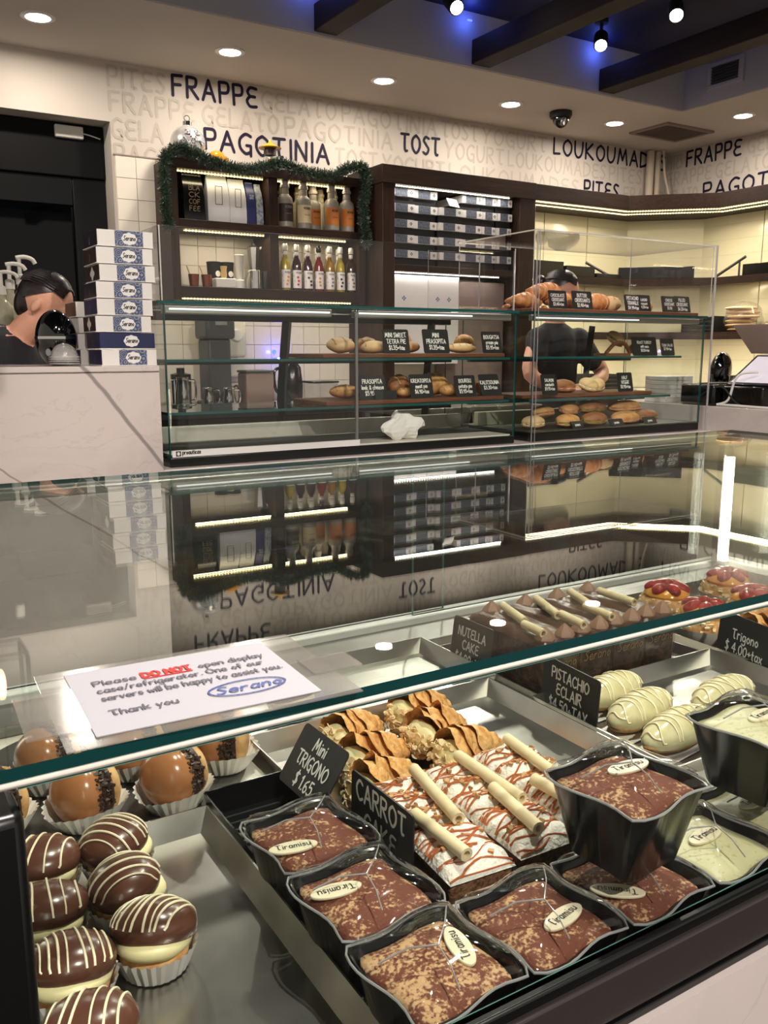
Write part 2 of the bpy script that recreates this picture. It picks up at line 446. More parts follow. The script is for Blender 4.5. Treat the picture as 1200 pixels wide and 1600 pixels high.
def dup(root, label, loc=None, rz=None, group=None, scale=None):
    def rec(o, par):
        c = o.copy(); COL.objects.link(c)
        if par: c.parent = par
        for ch in o.children: rec(ch, c)
        return c
    r = rec(root, None)
    r['label'] = label
    if loc is not None: r.location = loc
    if rz is not None: r.rotation_euler = (0, 0, rz)
    if group: r['group'] = group
    if scale: r.scale = scale
    return r
def share(name, me, parent, loc=(0, 0, 0), rot=None):
    o = bpy.data.objects.new(name, me); COL.objects.link(o); o.parent = parent; o.location = loc
    if rot: o.rotation_euler = rot
    return o
RX = lambda a: Matrix.Rotation(a, 3, 'X')
RY = lambda a: Matrix.Rotation(a, 3, 'Y')
RZ = lambda a: Matrix.Rotation(a, 3, 'Z')
def curve(pts, k=6, closed=False):
    """Catmull-Rom through 2-D or 3-D points"""
    P = [Vector(p) for p in pts]; out = []; n = len(P)
    if n < 3: return P
    for i in range(n if closed else n - 1):
        if closed: a, b, c, d = P[i - 1], P[i], P[(i + 1) % n], P[(i + 2) % n]
        else: a, b, c, d = P[max(i - 1, 0)], P[i], P[i + 1], P[min(i + 2, n - 1)]
        for j in range(k):
            t = j / k
            out.append(.5 * ((2 * b) + (c - a) * t + (2 * a - 5 * b + 4 * c - d) * t * t + (3 * b - a - 3 * c + d) * t ** 3))
    if not closed: out.append(P[-1])
    return out
# ------------------------------------------------------------------ drawn lettering (strokes on a unit-high letter)
G = {
 'A': '0,0 .3,1 .6,0|.13,.36 .5,.36', 'B': '0,0 0,1|~0,1 .4,.95 .38,.6 0,.54|~0,.54 .48,.48 .46,.06 0,0', 'C': '~.55,.86 .3,1 .04,.7 .04,.3 .28,0 .55,.14',
 'D': '0,0 0,1|~0,1 .5,.8 .5,.25 0,0', 'E': '~.5,.95 .18,.98 .04,.75 .16,.54|.14,.54 .42,.54|~.16,.54 .0,.3 .16,.03 .5,.05', 'F': '.04,0 .04,.97 .5,1|.04,.52 .42,.55',
 'G': '~.55,.9 .3,1 .04,.7 .05,.28 .3,0 .54,.12|.54,-.1 .54,.42 .34,.42', 'H': '0,0 0,1|.52,0 .52,1|0,.5 .52,.5', 'I': '.05,0 .05,1', 'K': '0,0 0,1|.48,1 .02,.48 .55,0',
 'L': '0,1 0,.02 .42,.06', 'M': '0,0 .14,1 .36,.25 .58,1 .72,0', 'N': '0,0 .02,1 .52,.0 .54,1', 'O': '~.3,1 .05,.75 .04,.3 .3,0 .56,.3 .56,.75 .3,1',
 'P': '.03,0 0,1|~0,1 .42,.98 .42,.55 .02,.48', 'Q': '~.3,1 .05,.75 .04,.3 .3,0 .56,.3 .56,.75 .3,1|.35,.25 .6,-.05', 'R': '0,0 0,1|~0,1 .42,.96 .38,.58 .02,.52|.14,.52 .52,0',
 'S': '~.44,.92 .2,1 .06,.78 .24,.55 .42,.3 .26,.02 .02,.1', 'T': '0,.98 .56,1|~.28,.98 .26,.3 .32,.04 .44,.06', 'U': '~0,1 .02,.3 .2,0 .42,.1 .54,.45 .56,1', 'V': '0,1 .28,0 .56,1',
 'W': '0,1 .16,0 .36,.75 .56,0 .72,1', 'X': '0,0 .5,1|0,1 .5,0', 'Y': '0,1 .26,.5 .56,1|.26,.5 .2,0', 'Z': '0,1 .5,1 0,0 .52,0',
 '0': '~.24,1 .03,.7 .04,.25 .24,0 .44,.3 .44,.75 .24,1', '1': '.0,.8 .16,1 .16,0', '2': '~.02,.8 .2,1 .42,.8 .3,.45 .02,.02|.02,.02 .48,.02', '3': '~.04,.9 .3,1 .42,.76 .18,.55|~.18,.55 .5,.4 .34,.02 .0,.1',
 '4': '.36,0 .36,1 0,.35 .52,.35', '5': '.44,1 .08,1 .06,.58|~.06,.58 .4,.62 .44,.2 .2,0 .0,.08', '6': '~.4,.95 .1,.7 .04,.25 .24,0 .44,.25 .26,.5 .06,.35', '7': '0,1 .46,1 .16,0',
 '8': '~.24,1 .06,.8 .22,.55 .44,.3 .24,0 .04,.28 .26,.55 .42,.8 .24,1', '9': '~.42,.7 .2,.52 .04,.75 .24,1 .42,.75 .4,.3 .3,0', '$': '~.44,.86 .2,.92 .06,.74 .24,.52 .42,.3 .26,.08 .02,.14|.24,1.1 .24,-.1',
 '.': '.03,0 .06,.04', '+': '0,.4 .36,.4|.18,.22 .18,.6', ',': '.06,.05 .0,-.12', '/': '0,-.05 .34,1.05', '-': '0,.4 .3,.4', '&': '~.5,.0 .1,.7 .24,1 .4,.75 .05,.3 .2,0 .5,.35',
 'a': '~.4,.5 .14,.6 .02,.25 .16,0 .38,.2|.4,.58 .4,.0', 'b': '0,1 0,0|~0,.1 .3,0 .4,.3 .26,.58 0,.45', 'c': '~.36,.5 .14,.58 .02,.28 .16,0 .38,.1', 'd': '.4,1 .4,0|~.4,.45 .16,.6 .02,.28 .16,0 .4,.14',
 'e': '~.03,.3 .38,.34 .3,.58 .06,.5 .03,.2 .2,0 .4,.1', 'f': '~.34,.96 .16,1 .12,.7 .12,0|0,.56 .3,.56', 'g': '~.4,.5 .16,.6 .02,.3 .16,.04 .4,.2|~.4,.58 .4,-.2 .2,-.38 .0,-.26', 'h': '0,1 0,0|~0,.4 .2,.6 .36,.45 .36,0',
 'i': '.03,.56 .03,0|.03,.78 .04,.82', 'k': '0,1 0,0|.32,.58 .02,.28 .36,0', 'l': '.03,1 .03,0', 'm': '0,.58 0,0|~0,.4 .14,.58 .26,.42 .26,0|~.26,.4 .42,.58 .54,.42 .54,0', 'n': '0,.58 0,0|~0,.38 .2,.6 .36,.42 .36,0',
 'o': '~.2,.58 .02,.3 .2,0 .4,.3 .2,.58', 'p': '0,.58 0,-.4|~0,.45 .24,.6 .4,.32 .26,.02 0,.12', 'r': '0,.58 0,0|~0,.36 .14,.56 .3,.54', 's': '~.32,.5 .12,.58 .06,.42 .3,.2 .2,0 .0,.06', 't': '.12,.9 .12,.1 .24,.0|0,.58 .28,.58',
 'u': '~0,.58 .0,.15 .16,0 .36,.2|.38,.58 .38,0', 'v': '0,.58 .18,0 .36,.58', 'w': '0,.58 .12,0 .26,.45 .4,0 .52,.58', 'x': '0,0 .34,.58|0,.58 .34,0', 'y': '0,.58 .18,.05|.38,.58 .06,-.38', 'z': '0,.56 .34,.56 0,0 .36,0'}
_gw = {}
def glyph(ch):
    if ch not in _gw:
        st = []; w = 0
        for s in G.get(ch, '').split('|'):
            if not s: continue
            cv = s[0] == '~'; pts = [tuple(float(a) for a in q.split(',')) for q in s.strip('~').split()]
            pts = [Vector((a, b)) for a, b in pts]
            if cv: pts = curve(pts, 4)
            w = max(w, max(q.x for q in pts)); st.append(pts)
        _gw[ch] = (st, w)
    return _gw[ch]
def strokes(text, h, gap=.2, slant=0, jitter=0):
    x = 0; out = []
    for ch in text:
        if ch == ' ': x += .34; continue
        st, w = glyph(ch)
        dy = random.uniform(-jitter, jitter); sc = 1 + random.uniform(-jitter, jitter)
        for p in st: out.append([Vector(((x + q.x * sc + slant * q.y) * h, (q.y * sc + dy) * h)) for q in p])
        x += w + gap
    return out, max(.01, (x - gap) * h)
def ink(mb, lines, w, Mx, caps=6):
    """flat pen strokes of width w laid on the plane z=0 of matrix Mx"""
    r = w / 2; cnt = 0
    for P in lines:
        for a, b in zip(P[:-1], P[1:]):
            d = b - a
            if d.length < 1e-7: continue
            d.normalize(); n = Vector((-d.y, d.x)) * r
            cnt += 1; e = (cnt % 11) * w * .004
            mb.add([Mx @ Vector((*q, e)) for q in (a + n, a - n, b - n, b + n)], [(0, 1, 2, 3)])
        for q in P:
            cnt += 1; e = (cnt % 11) * w * .004
            mb.add([Mx @ Vector((q.x + r * cos(2 * pi * i / caps), q.y + r * sin(2 * pi * i / caps), e)) for i in range(caps)], [tuple(range(caps))])
def write(text, h, w, mat, parent, Mx, width=None, center=True, slant=0, jitter=0, gap=.2, name='lettering', lines=None):
    """one printed piece; text may hold several lines; Mx puts its plane in the parent's space"""
    mb = MB(); y = 0
    for row in text.split('\n'):
        st, tw = strokes(row, h, gap, slant, jitter)
        k = (width / tw) if width and tw > 0 else 1
        for P in st:
            for q in P:
                q.x = q.x * k - (tw * k / 2 if center else 0); q.y += y
        ink(mb, st, w, Mx); y -= h * 1.45
    return mb.build(name, mat, parent, smooth=False)
def frame4(origin, xa, ya):
    """matrix with local x along xa and local y along ya"""
    X = Vector(xa).normalized(); Y = Vector(ya).normalized(); Z = X.cross(Y)
    m = Matrix((X, Y, Z)).transposed().to_4x4(); m.translation = Vector(origin)
    return m
# ------------------------------------------------------------------ the room
WY, WX, CZ, TOPZ = 4.40, 5.00, 2.60, 2.84
struct(MB().box(-1.5, 5.2, -2.6, 5.2, -.05, 0).build('floor', 'floor_dark', smooth=False))
wb = MB()
wb.box(1.19, 5.2, WY, WY + .2, 0, 2.62)
wb.box(-1.5, 1.19, WY, WY + .2, 2.334, 2.62)
wall_back = struct(wb.build('wall_back', 'plaster', smooth=False))
wall_right = struct(MB().box(WX, WX + .2, -2.6, WY, 0, 2.62).build('wall_right', 'plaster', smooth=False))
c = MB()
c.box(-1.5, 5.2, 3.6, 5.0, CZ, TOPZ + .1); c.box(4.2, 5.2, -2.6, 3.6, CZ, TOPZ + .1)
soffit = struct(c.build('ceiling', 'ceiling_white', smooth=False))
c = MB(); c.box(-1.5, 4.2, -2.6, 3.6, TOPZ, TOPZ + .1)
struct(c.build('ceiling_blue', 'night_blue', smooth=False))
c = MB(); c.box(-1.5, 4.185, 3.585, 3.598, CZ + .002, TOPZ); c.box(4.185, 4.198, -2.6, 3.598, CZ + .002, TOPZ)
struct(c.build('trim_1', 'cove_grey', smooth=False))

# lettering of the back wall: faint rows with dark words among them
RB = (2.494, 2.384, 2.266, 2.15)
def wall_word(t, x0, x1, row, dark, right=False):
    h = .094 if dark else .086
    if right: Mx = frame4((WX - .0015, (x0 + x1) / 2, RB[row]), (0, -1, 0), (0, 0, 1))
    else: Mx = frame4(((x0 + x1) / 2, WY - .0015, RB[row]), (1, 0, 0), (0, 0, 1))
    return write(t, h, .0152 if dark else .013, 'letter_navy' if dark else 'letter_faint', wall_right if right else wall_back, Mx, width=abs(x1 - x0), gap=.24)
for t, a, b, r in (('FRAPPE', 1.497, 1.94, 0), ('PAGOTINIA', 1.656, 2.354, 2), ('TOST', 2.82, 3.083, 1), ('LOUKOUMADES', 3.966, 4.985, 0), ('PITES', 4.24, 4.548, 2)):
    wall_word(t, a, b, r, True)
for t, a, b, r in (('PITES', 1.19, 1.46, 0), ('GELATO', 1.97, 2.40, 0), ('PAGOTINIA', 2.44, 3.06, 0), ('TOST', 3.10, 3.36, 0), ('YOGURT', 3.40, 3.90, 0),
                   ('FRAPPE', 1.19, 1.60, 1), ('GELATO', 1.65, 2.06, 1), ('PAGOTINIA', 2.10, 2.76, 1), ('YOGURT', 3.13, 3.56, 1), ('LOUKOUMADES', 3.60, 4.42, 1), ('PITES', 4.46, 4.76, 1),
                   ('GELA', 1.195, 1.44, 2), ('TOST', 2.40, 2.66, 2), ('YOGURT', 2.70, 3.12, 2), ('LOUKOUMADES', 3.16, 4.18, 2), ('FRAPPE', 4.60, 4.98, 2), ('PAG', 1.205, 1.40, 3)):
    wall_word(t, a, b, r, False)
for t, a, b, r, d in (('FRAPPE', 4.225, 3.80, 0, 1), ('PAGOTINIA', 4.07, 3.30, 2, 1), ('PITES', 4.38, 4.26, 0, 0), ('GELATO', 3.75, 3.35, 0, 0), ('FRAPPE', 4.38, 4.02, 1, 0), ('GELATO', 3.98, 3.58, 1, 0), ('PAGOTINIA', 3.52, 2.9, 1, 0), ('GELATO', 4.38, 4.12, 2, 0)):
    wall_word(t, a, b, r, bool(d), True)

# small square wall tiles, left part of the back wall
MB().box(1.20, 2.47, WY - .004, WY - .0005, 1.0, 2.186).build('grout_bed', 'grout', wall_back, smooth=False)
MB().box(1.197, 1.42, WY - .011, WY - .0005, 2.186, 2.192).build('tile_edge_strip', 'taupe_plastic', wall_back, smooth=False)
tile_me = MB().box(.0012, .0966, -.009, 0, .0012, .0966).mesh('tile', 'tile_white', False)
for i in range(13):
    for j in range(12):
        share('tile', tile_me, wall_back, (1.202 + i * .0978, WY - .003, 2.184 - (j + 1) * .0978))
# long cream tiles round the corner (back, splayed corner, right)
def tile_run(p, q, ncol, z0, nrow, parent, dz=.1):
    P, Q = Vector((*p, 0)), Vector((*q, 0)); d = (Q - P); L = d.length; d.normalize(); n = Vector((d.y, -d.x, 0))
    w = L / ncol; me = MB().box(.003, w - .003, -.008, 0, .0003, dz - .0003).mesh('tile', 'tile_cream', False)
    a = math.atan2(d.y, d.x)
    back = MB().obox((P + Q) / 2 - n * -.0 + Vector((0, 0, z0 + nrow * dz / 2)) - n * .003, (L, .004, nrow * dz), RZ(a)).build('grout_bed', 'joint_dark', parent, smooth=False)
    for i in range(ncol):
        for j in range(nrow):
            o = share('tile', me, parent, P + d * (w * i) + Vector((0, 0, z0 + j * dz)), (0, 0, a))
tile_run((3.50, 4.37), (4.62, 4.37), 3, 1.02, 12, wall_back, .0955)
tile_run((4.62, 4.37), (4.97, 4.02), 1, 1.02, 12, wall_right, .0955)
tile_run((4.97, 4.02), (4.97, 2.2), 4, 1.02, 12, wall_right, .0955)
s = MB(); s.prism([(4.62, 4.385), (4.985, 4.02), (4.999, 4.02), (4.999, 4.399), (4.62, 4.399)], .9, 2.18)
struct(s.build('wall_corner', 'plaster', smooth=False))

# window at the far left: recess, roller housing, dark frame and pane
win = bpy.data.objects.new('window_1', None); COL.objects.link(win); win.location = (.2, 4.55, .9); struct(win)
def wpart(mb, n, m, **k):
    mb.v = [(x - .2, y - 4.55, z - .9) for x, y, z in mb.v]; return mb.build(n, m, win, **k)
struct(MB().box(1.19, 1.20, WY + .2, WY + .42, 0, 2.334).build('wall_left', 'plaster', smooth=False))
wpart(MB().box(-1.5, 1.188, 4.52, 4.62, 2.09, 2.332), 'roller_housing', 'housing_black', bevel=.006)
wpart(MB().box(1.03, 1.188, 4.535, 4.62, 0, 2.09).box(-1.5, 1.03, 4.535, 4.62, 1.96, 2.09).box(-1.5, 1.03, 4.545, 4.62, 0, .9), 'frame', 'door_black', bevel=.004)
wpart(MB().box(-1.5, 1.03, 4.565, 4.58, .9, 1.96), 'pane', 'night_pane', smooth=False)
wpart(MB().box(.96, 1.09, 4.50, 4.545, 2.262, 2.318), 'sensor', 'white_plastic', bevel=.006)
wpart(MB().box(.62, .665, 4.49, 4.519, 2.20, 2.272), 'sensor', 'white_plastic', bevel=.012)
wpart(MB().tube(curve([(1.09, 4.515, 2.29), (1.12, 4.51, 2.285), (1.17, 4.515, 2.275)]), .003), 'wire', 'wire_white')

# beams under the blue ceiling
def beam(x0, x1, label):
    MB_ = MB().box(-.055, .055, 0, 4.9, 0, .108)
    o = MB_.build('ceiling_beam', 'beam_wood', bevel=.004, loc=((x0 + x1) / 2, -1.32, 2.61)); tag(o, label, 'beam', 'ceiling beams')
beam(1.852, 1.962, 'dark wooden ceiling beam, leftmost and shortest in view')
beam(2.69, 2.80, 'dark wooden ceiling beam, middle one of three')
beam(3.523, 3.635, 'dark wooden ceiling beam nearest to the wall vent')
# downlights in the soffit
def downlight(x, y, label):
    t = thing('downlight', label, 'light', (x, y, CZ), 0, 'recessed ceiling downlights')
    MB().open_lathe([(.046, 0), (.066, 0), (.068, -.004), (.06, -.008), (.048, -.006), (.046, 0)], 28).build('trim_ring', 'white_gloss', t)
    MB().lathe([(.0, -.0035), (.047, -.0035)], 28).build('lens', 'lamp_disc', t)
    l = bpy.data.lights.new('downlight_lamp', 'AREA'); l.shape = 'DISK'; l.size = .09; l.energy = DOWN_W; l.color = (1, .9, .8)
    lo = bpy.data.objects.new('downlight_lamp', l); COL.objects.link(lo); lo.parent = t; lo.location = (0, 0, -.0045)
for x, y, lb in ((.812, 3.985, 'recessed round downlight above the dark window'), (1.63, 3.975, 'recessed round downlight above the word FRAPPE by the garland'), (2.445, 3.975, 'recessed round downlight over the box cabinet, left of TOST'),
                 (3.26, 3.975, 'recessed round downlight just left of the dome camera'), (4.05, 3.97, 'recessed round downlight between dome camera and square ceiling vent'), (4.55, 3.46, 'recessed round downlight at far right above FRAPPE on the side wall')):
    downlight(x, y, lb)
# dome camera
t = thing('dome_camera', 'black dome security camera hanging under the white ceiling', 'camera', (3.609, 3.955, CZ))
MB().lathe([(.0, 0), (.062, 0), (.064, -.02), (.056, -.034), (.0, -.034)], 28).build('base', 'black_matt', t)
MB().ell((0, 0, -.036), (.046, .046, .052), 24, 14).build('dome', 'black_gloss', t)
MB().lathe([(.022, 0), (.024, .012), (.018, .016), (.0, .014)], 18, (-.02, -.034, -.058), RZ(.5) @ RX(1.9)).build('lens', 'grey_plastic', t)
# square ceiling vent
t = thing('ceiling_vent', 'square beige air vent flush in the ceiling by the corner', 'vent', (4.505, 3.935, CZ))
f = MB(); f.box(-.21, .21, -.15, -.125, -.012, 0); f.box(-.21, .21, .125, .15, -.012, 0); f.box(-.21, -.185, -.125, .125, -.012, 0); f.box(.185, .21, -.125, .125, -.012, 0)
f.build('frame', 'taupe_plastic', t)
MB().box(-.185, .185, -.125, .125, -.001, 0).build('backing', 'black_matt', t)
sl = MB().obox((0, 0, 0), (.37, .016, .0025), RX(.6)).mesh('slat', 'taupe_plastic', False)
for i in range(14): share('slat', sl, t, (0, -.116 + i * .0178, -.008))
# louvre on the right face of the cove
t = thing('wall_vent', 'white framed louvre vent on the cove face at upper right', 'vent', (4.185, 3.31, 2.735))
f = MB(); f.box(-.012, 0, -.115, .115, .045, .068); f.box(-.012, 0, -.115, .115, -.068, -.045); f.box(-.012, 0, -.115, -.085, -.045, .045); f.box(-.012, 0, .085, .115, -.045, .045)
f.build('frame', 'cove_grey', t, bevel=.003)
MB().box(-.001, 0, -.085, .085, -.045, .045).build('backing', 'black_matt', t)
sl = MB().obox((0, 0, 0), (.014, .17, .002), RY(.6)).mesh('slat', 'grey_plastic', False)
for i in range(6): share('slat', sl, t, (-.008, 0, -.037 + i * .0148))
# spotlights on the blue ceiling: those in view, then unseen ones added for brightness
def spot(x, y, aim, label, w=SPOT_W):
    t = thing('ceiling_spotlight', label, 'light', (x, y, TOPZ), 0, 'black ceiling spotlights')
    MB().lathe([(0, 0), (.032, 0), (.032, -.018), (.0, -.018)], 20).build('canopy', 'black_matt', t)
    MB().tube([(0, 0, -.018), (0, 0, -.05)], .008).build('stem', 'black_matt', t)
    d = (Vector(aim) - Vector((x, y, TOPZ - .09))).normalized(); R = d.to_track_quat('-Z', 'Y').to_matrix()
    R = RX(0) if d.z > -.2 else R
    MB().lathe([(.0, .05), (.03, .05), (.034, .04), (.034, -.045), (.029, -.05), (.028, -.03)], 22, (0, 0, -.095), R).build('can', 'black_matt', t)
    MB().lathe([(0, -.046), (.028, -.046)], 22, (0, 0, -.095), R).build('lens', 'spot_disc', t)
    l = bpy.data.lights.new('spotlight_lamp', 'SPOT'); l.energy = w; l.color = (1, .9, .8); l.spot_size = radians(62); l.spot_blend = .6; l.shadow_soft_size = .03
    lo = bpy.data.objects.new('spotlight_lamp', l); COL.objects.link(lo); lo.parent = t
    lo.location = Vector((0, 0, -.095)) + R @ Vector((0, 0, -.06)); lo.rotation_euler = R.to_euler()
spot(2.40, 3.33, (1.9, 1.0, .9), 'black ceiling spotlight at the top edge beside the left beam')
spot(3.28, 3.33, (1.9, 1.9, .9), 'black ceiling spotlight in front of the camera, between the two right beams')
spot(3.28, 2.88, (1.9, 1.4, .9), 'black ceiling spotlight nearest the upper right, lit white')
spot(.75, .75, (.45, .65, .86), 'added out-of-view black spotlight straight above the pastry case', SPOT_W * 1.3)  # added fill lamp outside the frame, brightens the pastries from above
spot(1.5, 1.1, (1.0, .75, .86), 'added out-of-view black spotlight above the right end of the pastry case', SPOT_W * 1.0)  # added fill lamp outside the frame for the right half of the pastries
spot(.15, .9, (.60, 2.75, 1.42), 'added out-of-view black spotlight over the shop floor, brightening the tall marble counter', SPOT_W * .95)  # added lamp out of view, lifts the marble front and the pastry boxes
spot(.9, .35, (1.6, 2.85, 1.0), 'added out-of-view black spotlight over the shop floor, brightening the left glass case', SPOT_W * 1.6)  # added lamp out of view, lifts the breads in the left case
spot(2.1, .5, (2.95, 2.85, 1.0), 'added out-of-view black spotlight over the shop floor, brightening the right glass case', SPOT_W * 1.6)  # added lamp out of view, lifts the sandwiches and croissants
spot(.45, -1.1, (.55, .5, .86), 'added out-of-view black spotlight behind the viewer, brightening the pastries', SPOT_W * 2.4)  # added front fill behind the camera for pastries and white front panel
spot(1.95, 1.55, (3.6, 2.35, .98), 'added out-of-view black spotlight over the shop floor, brightening the register counter', SPOT_W * 1.1)  # added lamp out of view, lights the side face of the register counter
# blue cove strips where the beams meet the cove
for k, (x, lb) in enumerate(((2.645, 'short blue light strip left of the middle beam'), (3.478, 'short blue light strip left of the beam by the vent'), (1.81, 'short blue light strip left of the leftmost beam'))):
    o = MB().box(-.012, .012, -.004, .004, -.003, .003).build('blue_light_strip', 'led_blue', loc=(x + .03, 3.578, 2.80)); tag(o, lb, 'light', 'blue cove strips')
    l = bpy.data.lights.new('blue_lamp', 'POINT'); l.energy = .32; l.color = (.08, .16, 1); l.shadow_soft_size = .03
    lo = bpy.data.objects.new('blue_lamp', l); COL.objects.link(lo); lo.parent = o; lo.location = (-.03, -.05, -.01)
# corner conduits
for x, y, r, lb in ((4.80, 4.36, .026, 'thick beige conduit in the corner, left of the pair'), (4.865, 4.355, .022, 'thinner beige conduit in the corner, right of the pair')):
    o = MB().tube([(0, 0, 0), (0, 0, .40)], r, 14).build('conduit', 'pipe_beige', loc=(x, y, 2.195)); tag(o, lb, 'pipe', 'corner conduits')
o = MB().tube(curve([(0, 0, .40), (.01, -.01, .25), (.05, -.02, .12), (.11, -.01, 0)]), .008, 10).build('cable', 'pipe_beige', loc=(4.868, 4.31, 2.195)); tag(o, 'thin white cable curving down beside the corner conduits', 'cable')
# ------------------------------------------------------------------ the pastry case in front
DZ = .84
case = thing('display_case', 'glass pastry display case with marble deck in the foreground', 'display case', (.78, .75, 0))
def cpart(mb, n, m, lab=None, **k):
    mb.v = [(x - .78, y - .75, z) for x, y, z in mb.v]
    o = mb.build(n, m, case, **k)
    if lab: o['label'] = lab
    return o
CX0, CX1 = -.02, 1.515
cpart(MB().box(CX0, CX1, .345, 1.128, 0, DZ - .002), 'cabinet', 'black_matt', smooth=False)
cpart(MB().box(CX0 - .1, CX1, .328, .345, 0, .855), 'front_panel', 'marble_front', 'white marble front panel', smooth=False)
cpart(MB().box(CX0, CX1, .352, 1.099, DZ - .002, DZ), 'deck', 'marble_deck', smooth=False)
cpart(MB().box(CX0, CX1, .335, .349, .861, .8955), 'base_band', 'band_grey', 'dark grey gloss base rail', bevel=.002)
cpart(MB().box(CX0, CX1, .338, .349, .8955, .9045), 'gasket', 'black_frame', bevel=.002)
cpart(MB().box(CX0, CX1, .333, .349, .855, .861), 'gasket', 'black_frame', bevel=.001)
cpart(MB().slab(.043, CX1, .3430, .3475, .9045, 1.1105), 'front_glass', ['glass_pane', 'glass_edge_light'], smooth=False)
cpart(MB().slab(CX0, CX1, .343, 1.128, 1.1145, 1.120), 'top_glass', ['glass_top', 'glass_edge'], 'clear top glass with dark green edge', smooth=False)
cpart(MB().box(CX0, CX1, .3425, .3480, 1.1108, 1.1142), 'edge_profile', 'white_plastic', bevel=.002)
cpart(MB().box(-.012, .0435, .334, .362, DZ, 1.104), 'corner_post', 'black_frame', bevel=.004)
cpart(MB().box(CX0, -.012, .334, 1.128, DZ, 1.11), 'end_panel', 'black_frame', smooth=False)
cpart(MB().slab(CX1 - .006, CX1, .35, 1.125, .864, 1.11), 'end_glass', ['glass_pane', 'glass_edge_light'], smooth=False)
cpart(MB().box(CX0, CX1, 1.100, 1.128, DZ - .002, .864), 'rear_rail', 'white_gloss', 'white sliding door rail', bevel=.003)
cpart(MB().box(CX1 - .035, CX1, .36, 1.100, DZ - .002, .864), 'rear_rail', 'white_gloss', bevel=.003)
cpart(MB().box(CX0, CX1 - .036, 1.025, 1.099, DZ, .853), 'rear_upstand', 'steel_dull', bevel=.002)
cpart(MB().box(CX0, CX1, 1.105, 1.122, 1.102, 1.1135), 'rear_top_rail', 'alu', bevel=.002)
cpart(MB().slab(.735, 1.49, 1.106, 1.111, .864, 1.102), 'sliding_glass', ['glass_pane', 'glass_edge_light'], smooth=False)
cpart(MB().slab(CX0, .80, 1.115, 1.120, .864, 1.102), 'sliding_glass', ['glass_pane', 'glass_edge_light'], smooth=False)
cpart(MB().box(1.44, 1.47, 1.083, 1.098, .864, 1.098), 'light_channel', 'alu', bevel=.002)
cpart(MB().tube([(1.447, 1.073, .87), (1.447, 1.073, 1.075)], .008, 12), 'light_tube', 'led_tube', 'glowing vertical light tube')
cpart(MB().tube([(.028, .380, .87), (.028, .380, 1.085)], .005, 10), 'light_tube', 'led_tube')
cpart(MB().tube([(.02, 1.07, .87), (.02, 1.07, 1.085)], .007, 10), 'light_tube', 'led_tube')

# laminated notice on the top glass
t = thing('notice_sign', 'laminated white notice taped on the case top, asking not to open the case', 'sign', (.131, .387, 1.1205), radians(-2.5))
MB().box(-.067, .067, -.047, .048, 0, .0006).build('laminate', 'film', t, smooth=False)
MB().box(-.054, .049, -.039, .040, .0008, .0013).build('paper', 'sign_paper', t, smooth=False)
MB().box(.055, .082, -.018, .004, .0008, .0016).build('tape', 'film', t, smooth=False)
MB().box(-.08, -.054, -.03, .02, .0008, .0016).build('tape', 'film', t, smooth=False)
Z1 = .0018
def row(x, y, s, m, wd, h=.0058, w=.0009): write(s, h, w, m, t, frame4((x, y, Z1), (1, 0, 0), (0, 1, 0)), width=wd, center=False, gap=.16)
row(-.044, .017, 'Please', 'print_soft', .020); row(-.0205, .017, 'DO NOT', 'print_red', .024, .0066, .0016); row(.0075, .017, 'open display', 'print_soft', .034)
MB().box(-.0205, .0035, .0152, .016, .0015, Z1).build('underline', 'print_red', t, smooth=False)
row(-.044, .007, 'case/refrigerator. One of our', 'print_soft', .082)
row(-.044, -.003, 'servers will be happy to assist you.', 'print_soft', .088)
row(-.044, -.021, 'Thank you', 'print_soft', .03)
lg = MB(); ink(lg, [[Vector((.019 * cos(a * pi / 16), .0085 * sin(a * pi / 16))) for a in range(33)]], .0011, frame4((.020, -.018, Z1), (1, .0, 0), (0, 1, 0)))
lg.build('logo_oval', 'print_blue', t, smooth=False)
write('Serano', .008, .0012, 'print_blue', t, frame4((.020, -.0215, Z1), (1, 0, 0), (0, 1, 0)), width=.032, slant=.25)

# ---------------------------------------------------------------- trays and boards
def tray(x0, x1, y0, y1, label, mat='steel', h=.022, flare=.010, z=DZ, rz=0, name='baking_tray', grp='metal trays in the case'):
    t = thing(name, label, 'tray', ((x0 + x1) / 2, (y0 + y1) / 2, z + .0005), rz, grp)
    a, b = (x1 - x0) / 2 - flare, (y1 - y0) / 2 - flare
    MB().box(-a, a, -b, b, 0, .002).build('base', mat, t, smooth=False)
    A, B = a + flare, b + flare
    def wall(p, q, P, Q):
        m = MB(); th = .0016
        n = (Vector((*Q, 0)) - Vector((*P, 0))).cross(Vector((0, 0, 1))).normalized() * th
        m.add([(*p, .002), (*q, .002), (*Q, h), (*P, h), (p[0] + n.x, p[1] + n.y, .0), (q[0] + n.x, q[1] + n.y, .0), (Q[0] + n.x, Q[1] + n.y, h), (P[0] + n.x, P[1] + n.y, h)],
              [(0, 1, 2, 3), (5, 4, 7, 6), (3, 2, 6, 7), (1, 0, 4, 5), (0, 3, 7, 4), (2, 1, 5, 6)])
        m.build('rim', mat, t, smooth=False)
    c = [(-a, -b), (a, -b), (a, b), (-a, b)]; C = [(-A, -B), (A, -B), (A, B), (-A, B)]
    for i in range(4): wall(c[i], c[(i + 1) % 4], C[i], C[(i + 1) % 4])
    return t
tray(.045, .250, .405, .722, 'steel tray holding the striped chocolate cream puffs')
tray(.3415, .674, .45, .838, 'steel tray under the carrot cake and mini trigono')
tray(.345, .690, .8405, 1.018, 'empty steel tray behind the mini trigono')
tray(.684, 1.012, .545, .762, 'steel tray with the pistachio eclairs')
tray(.702, 1.005, .770, .985, 'dark steel tray under the nutella cake slices', 'steel_dull', .016, .006)
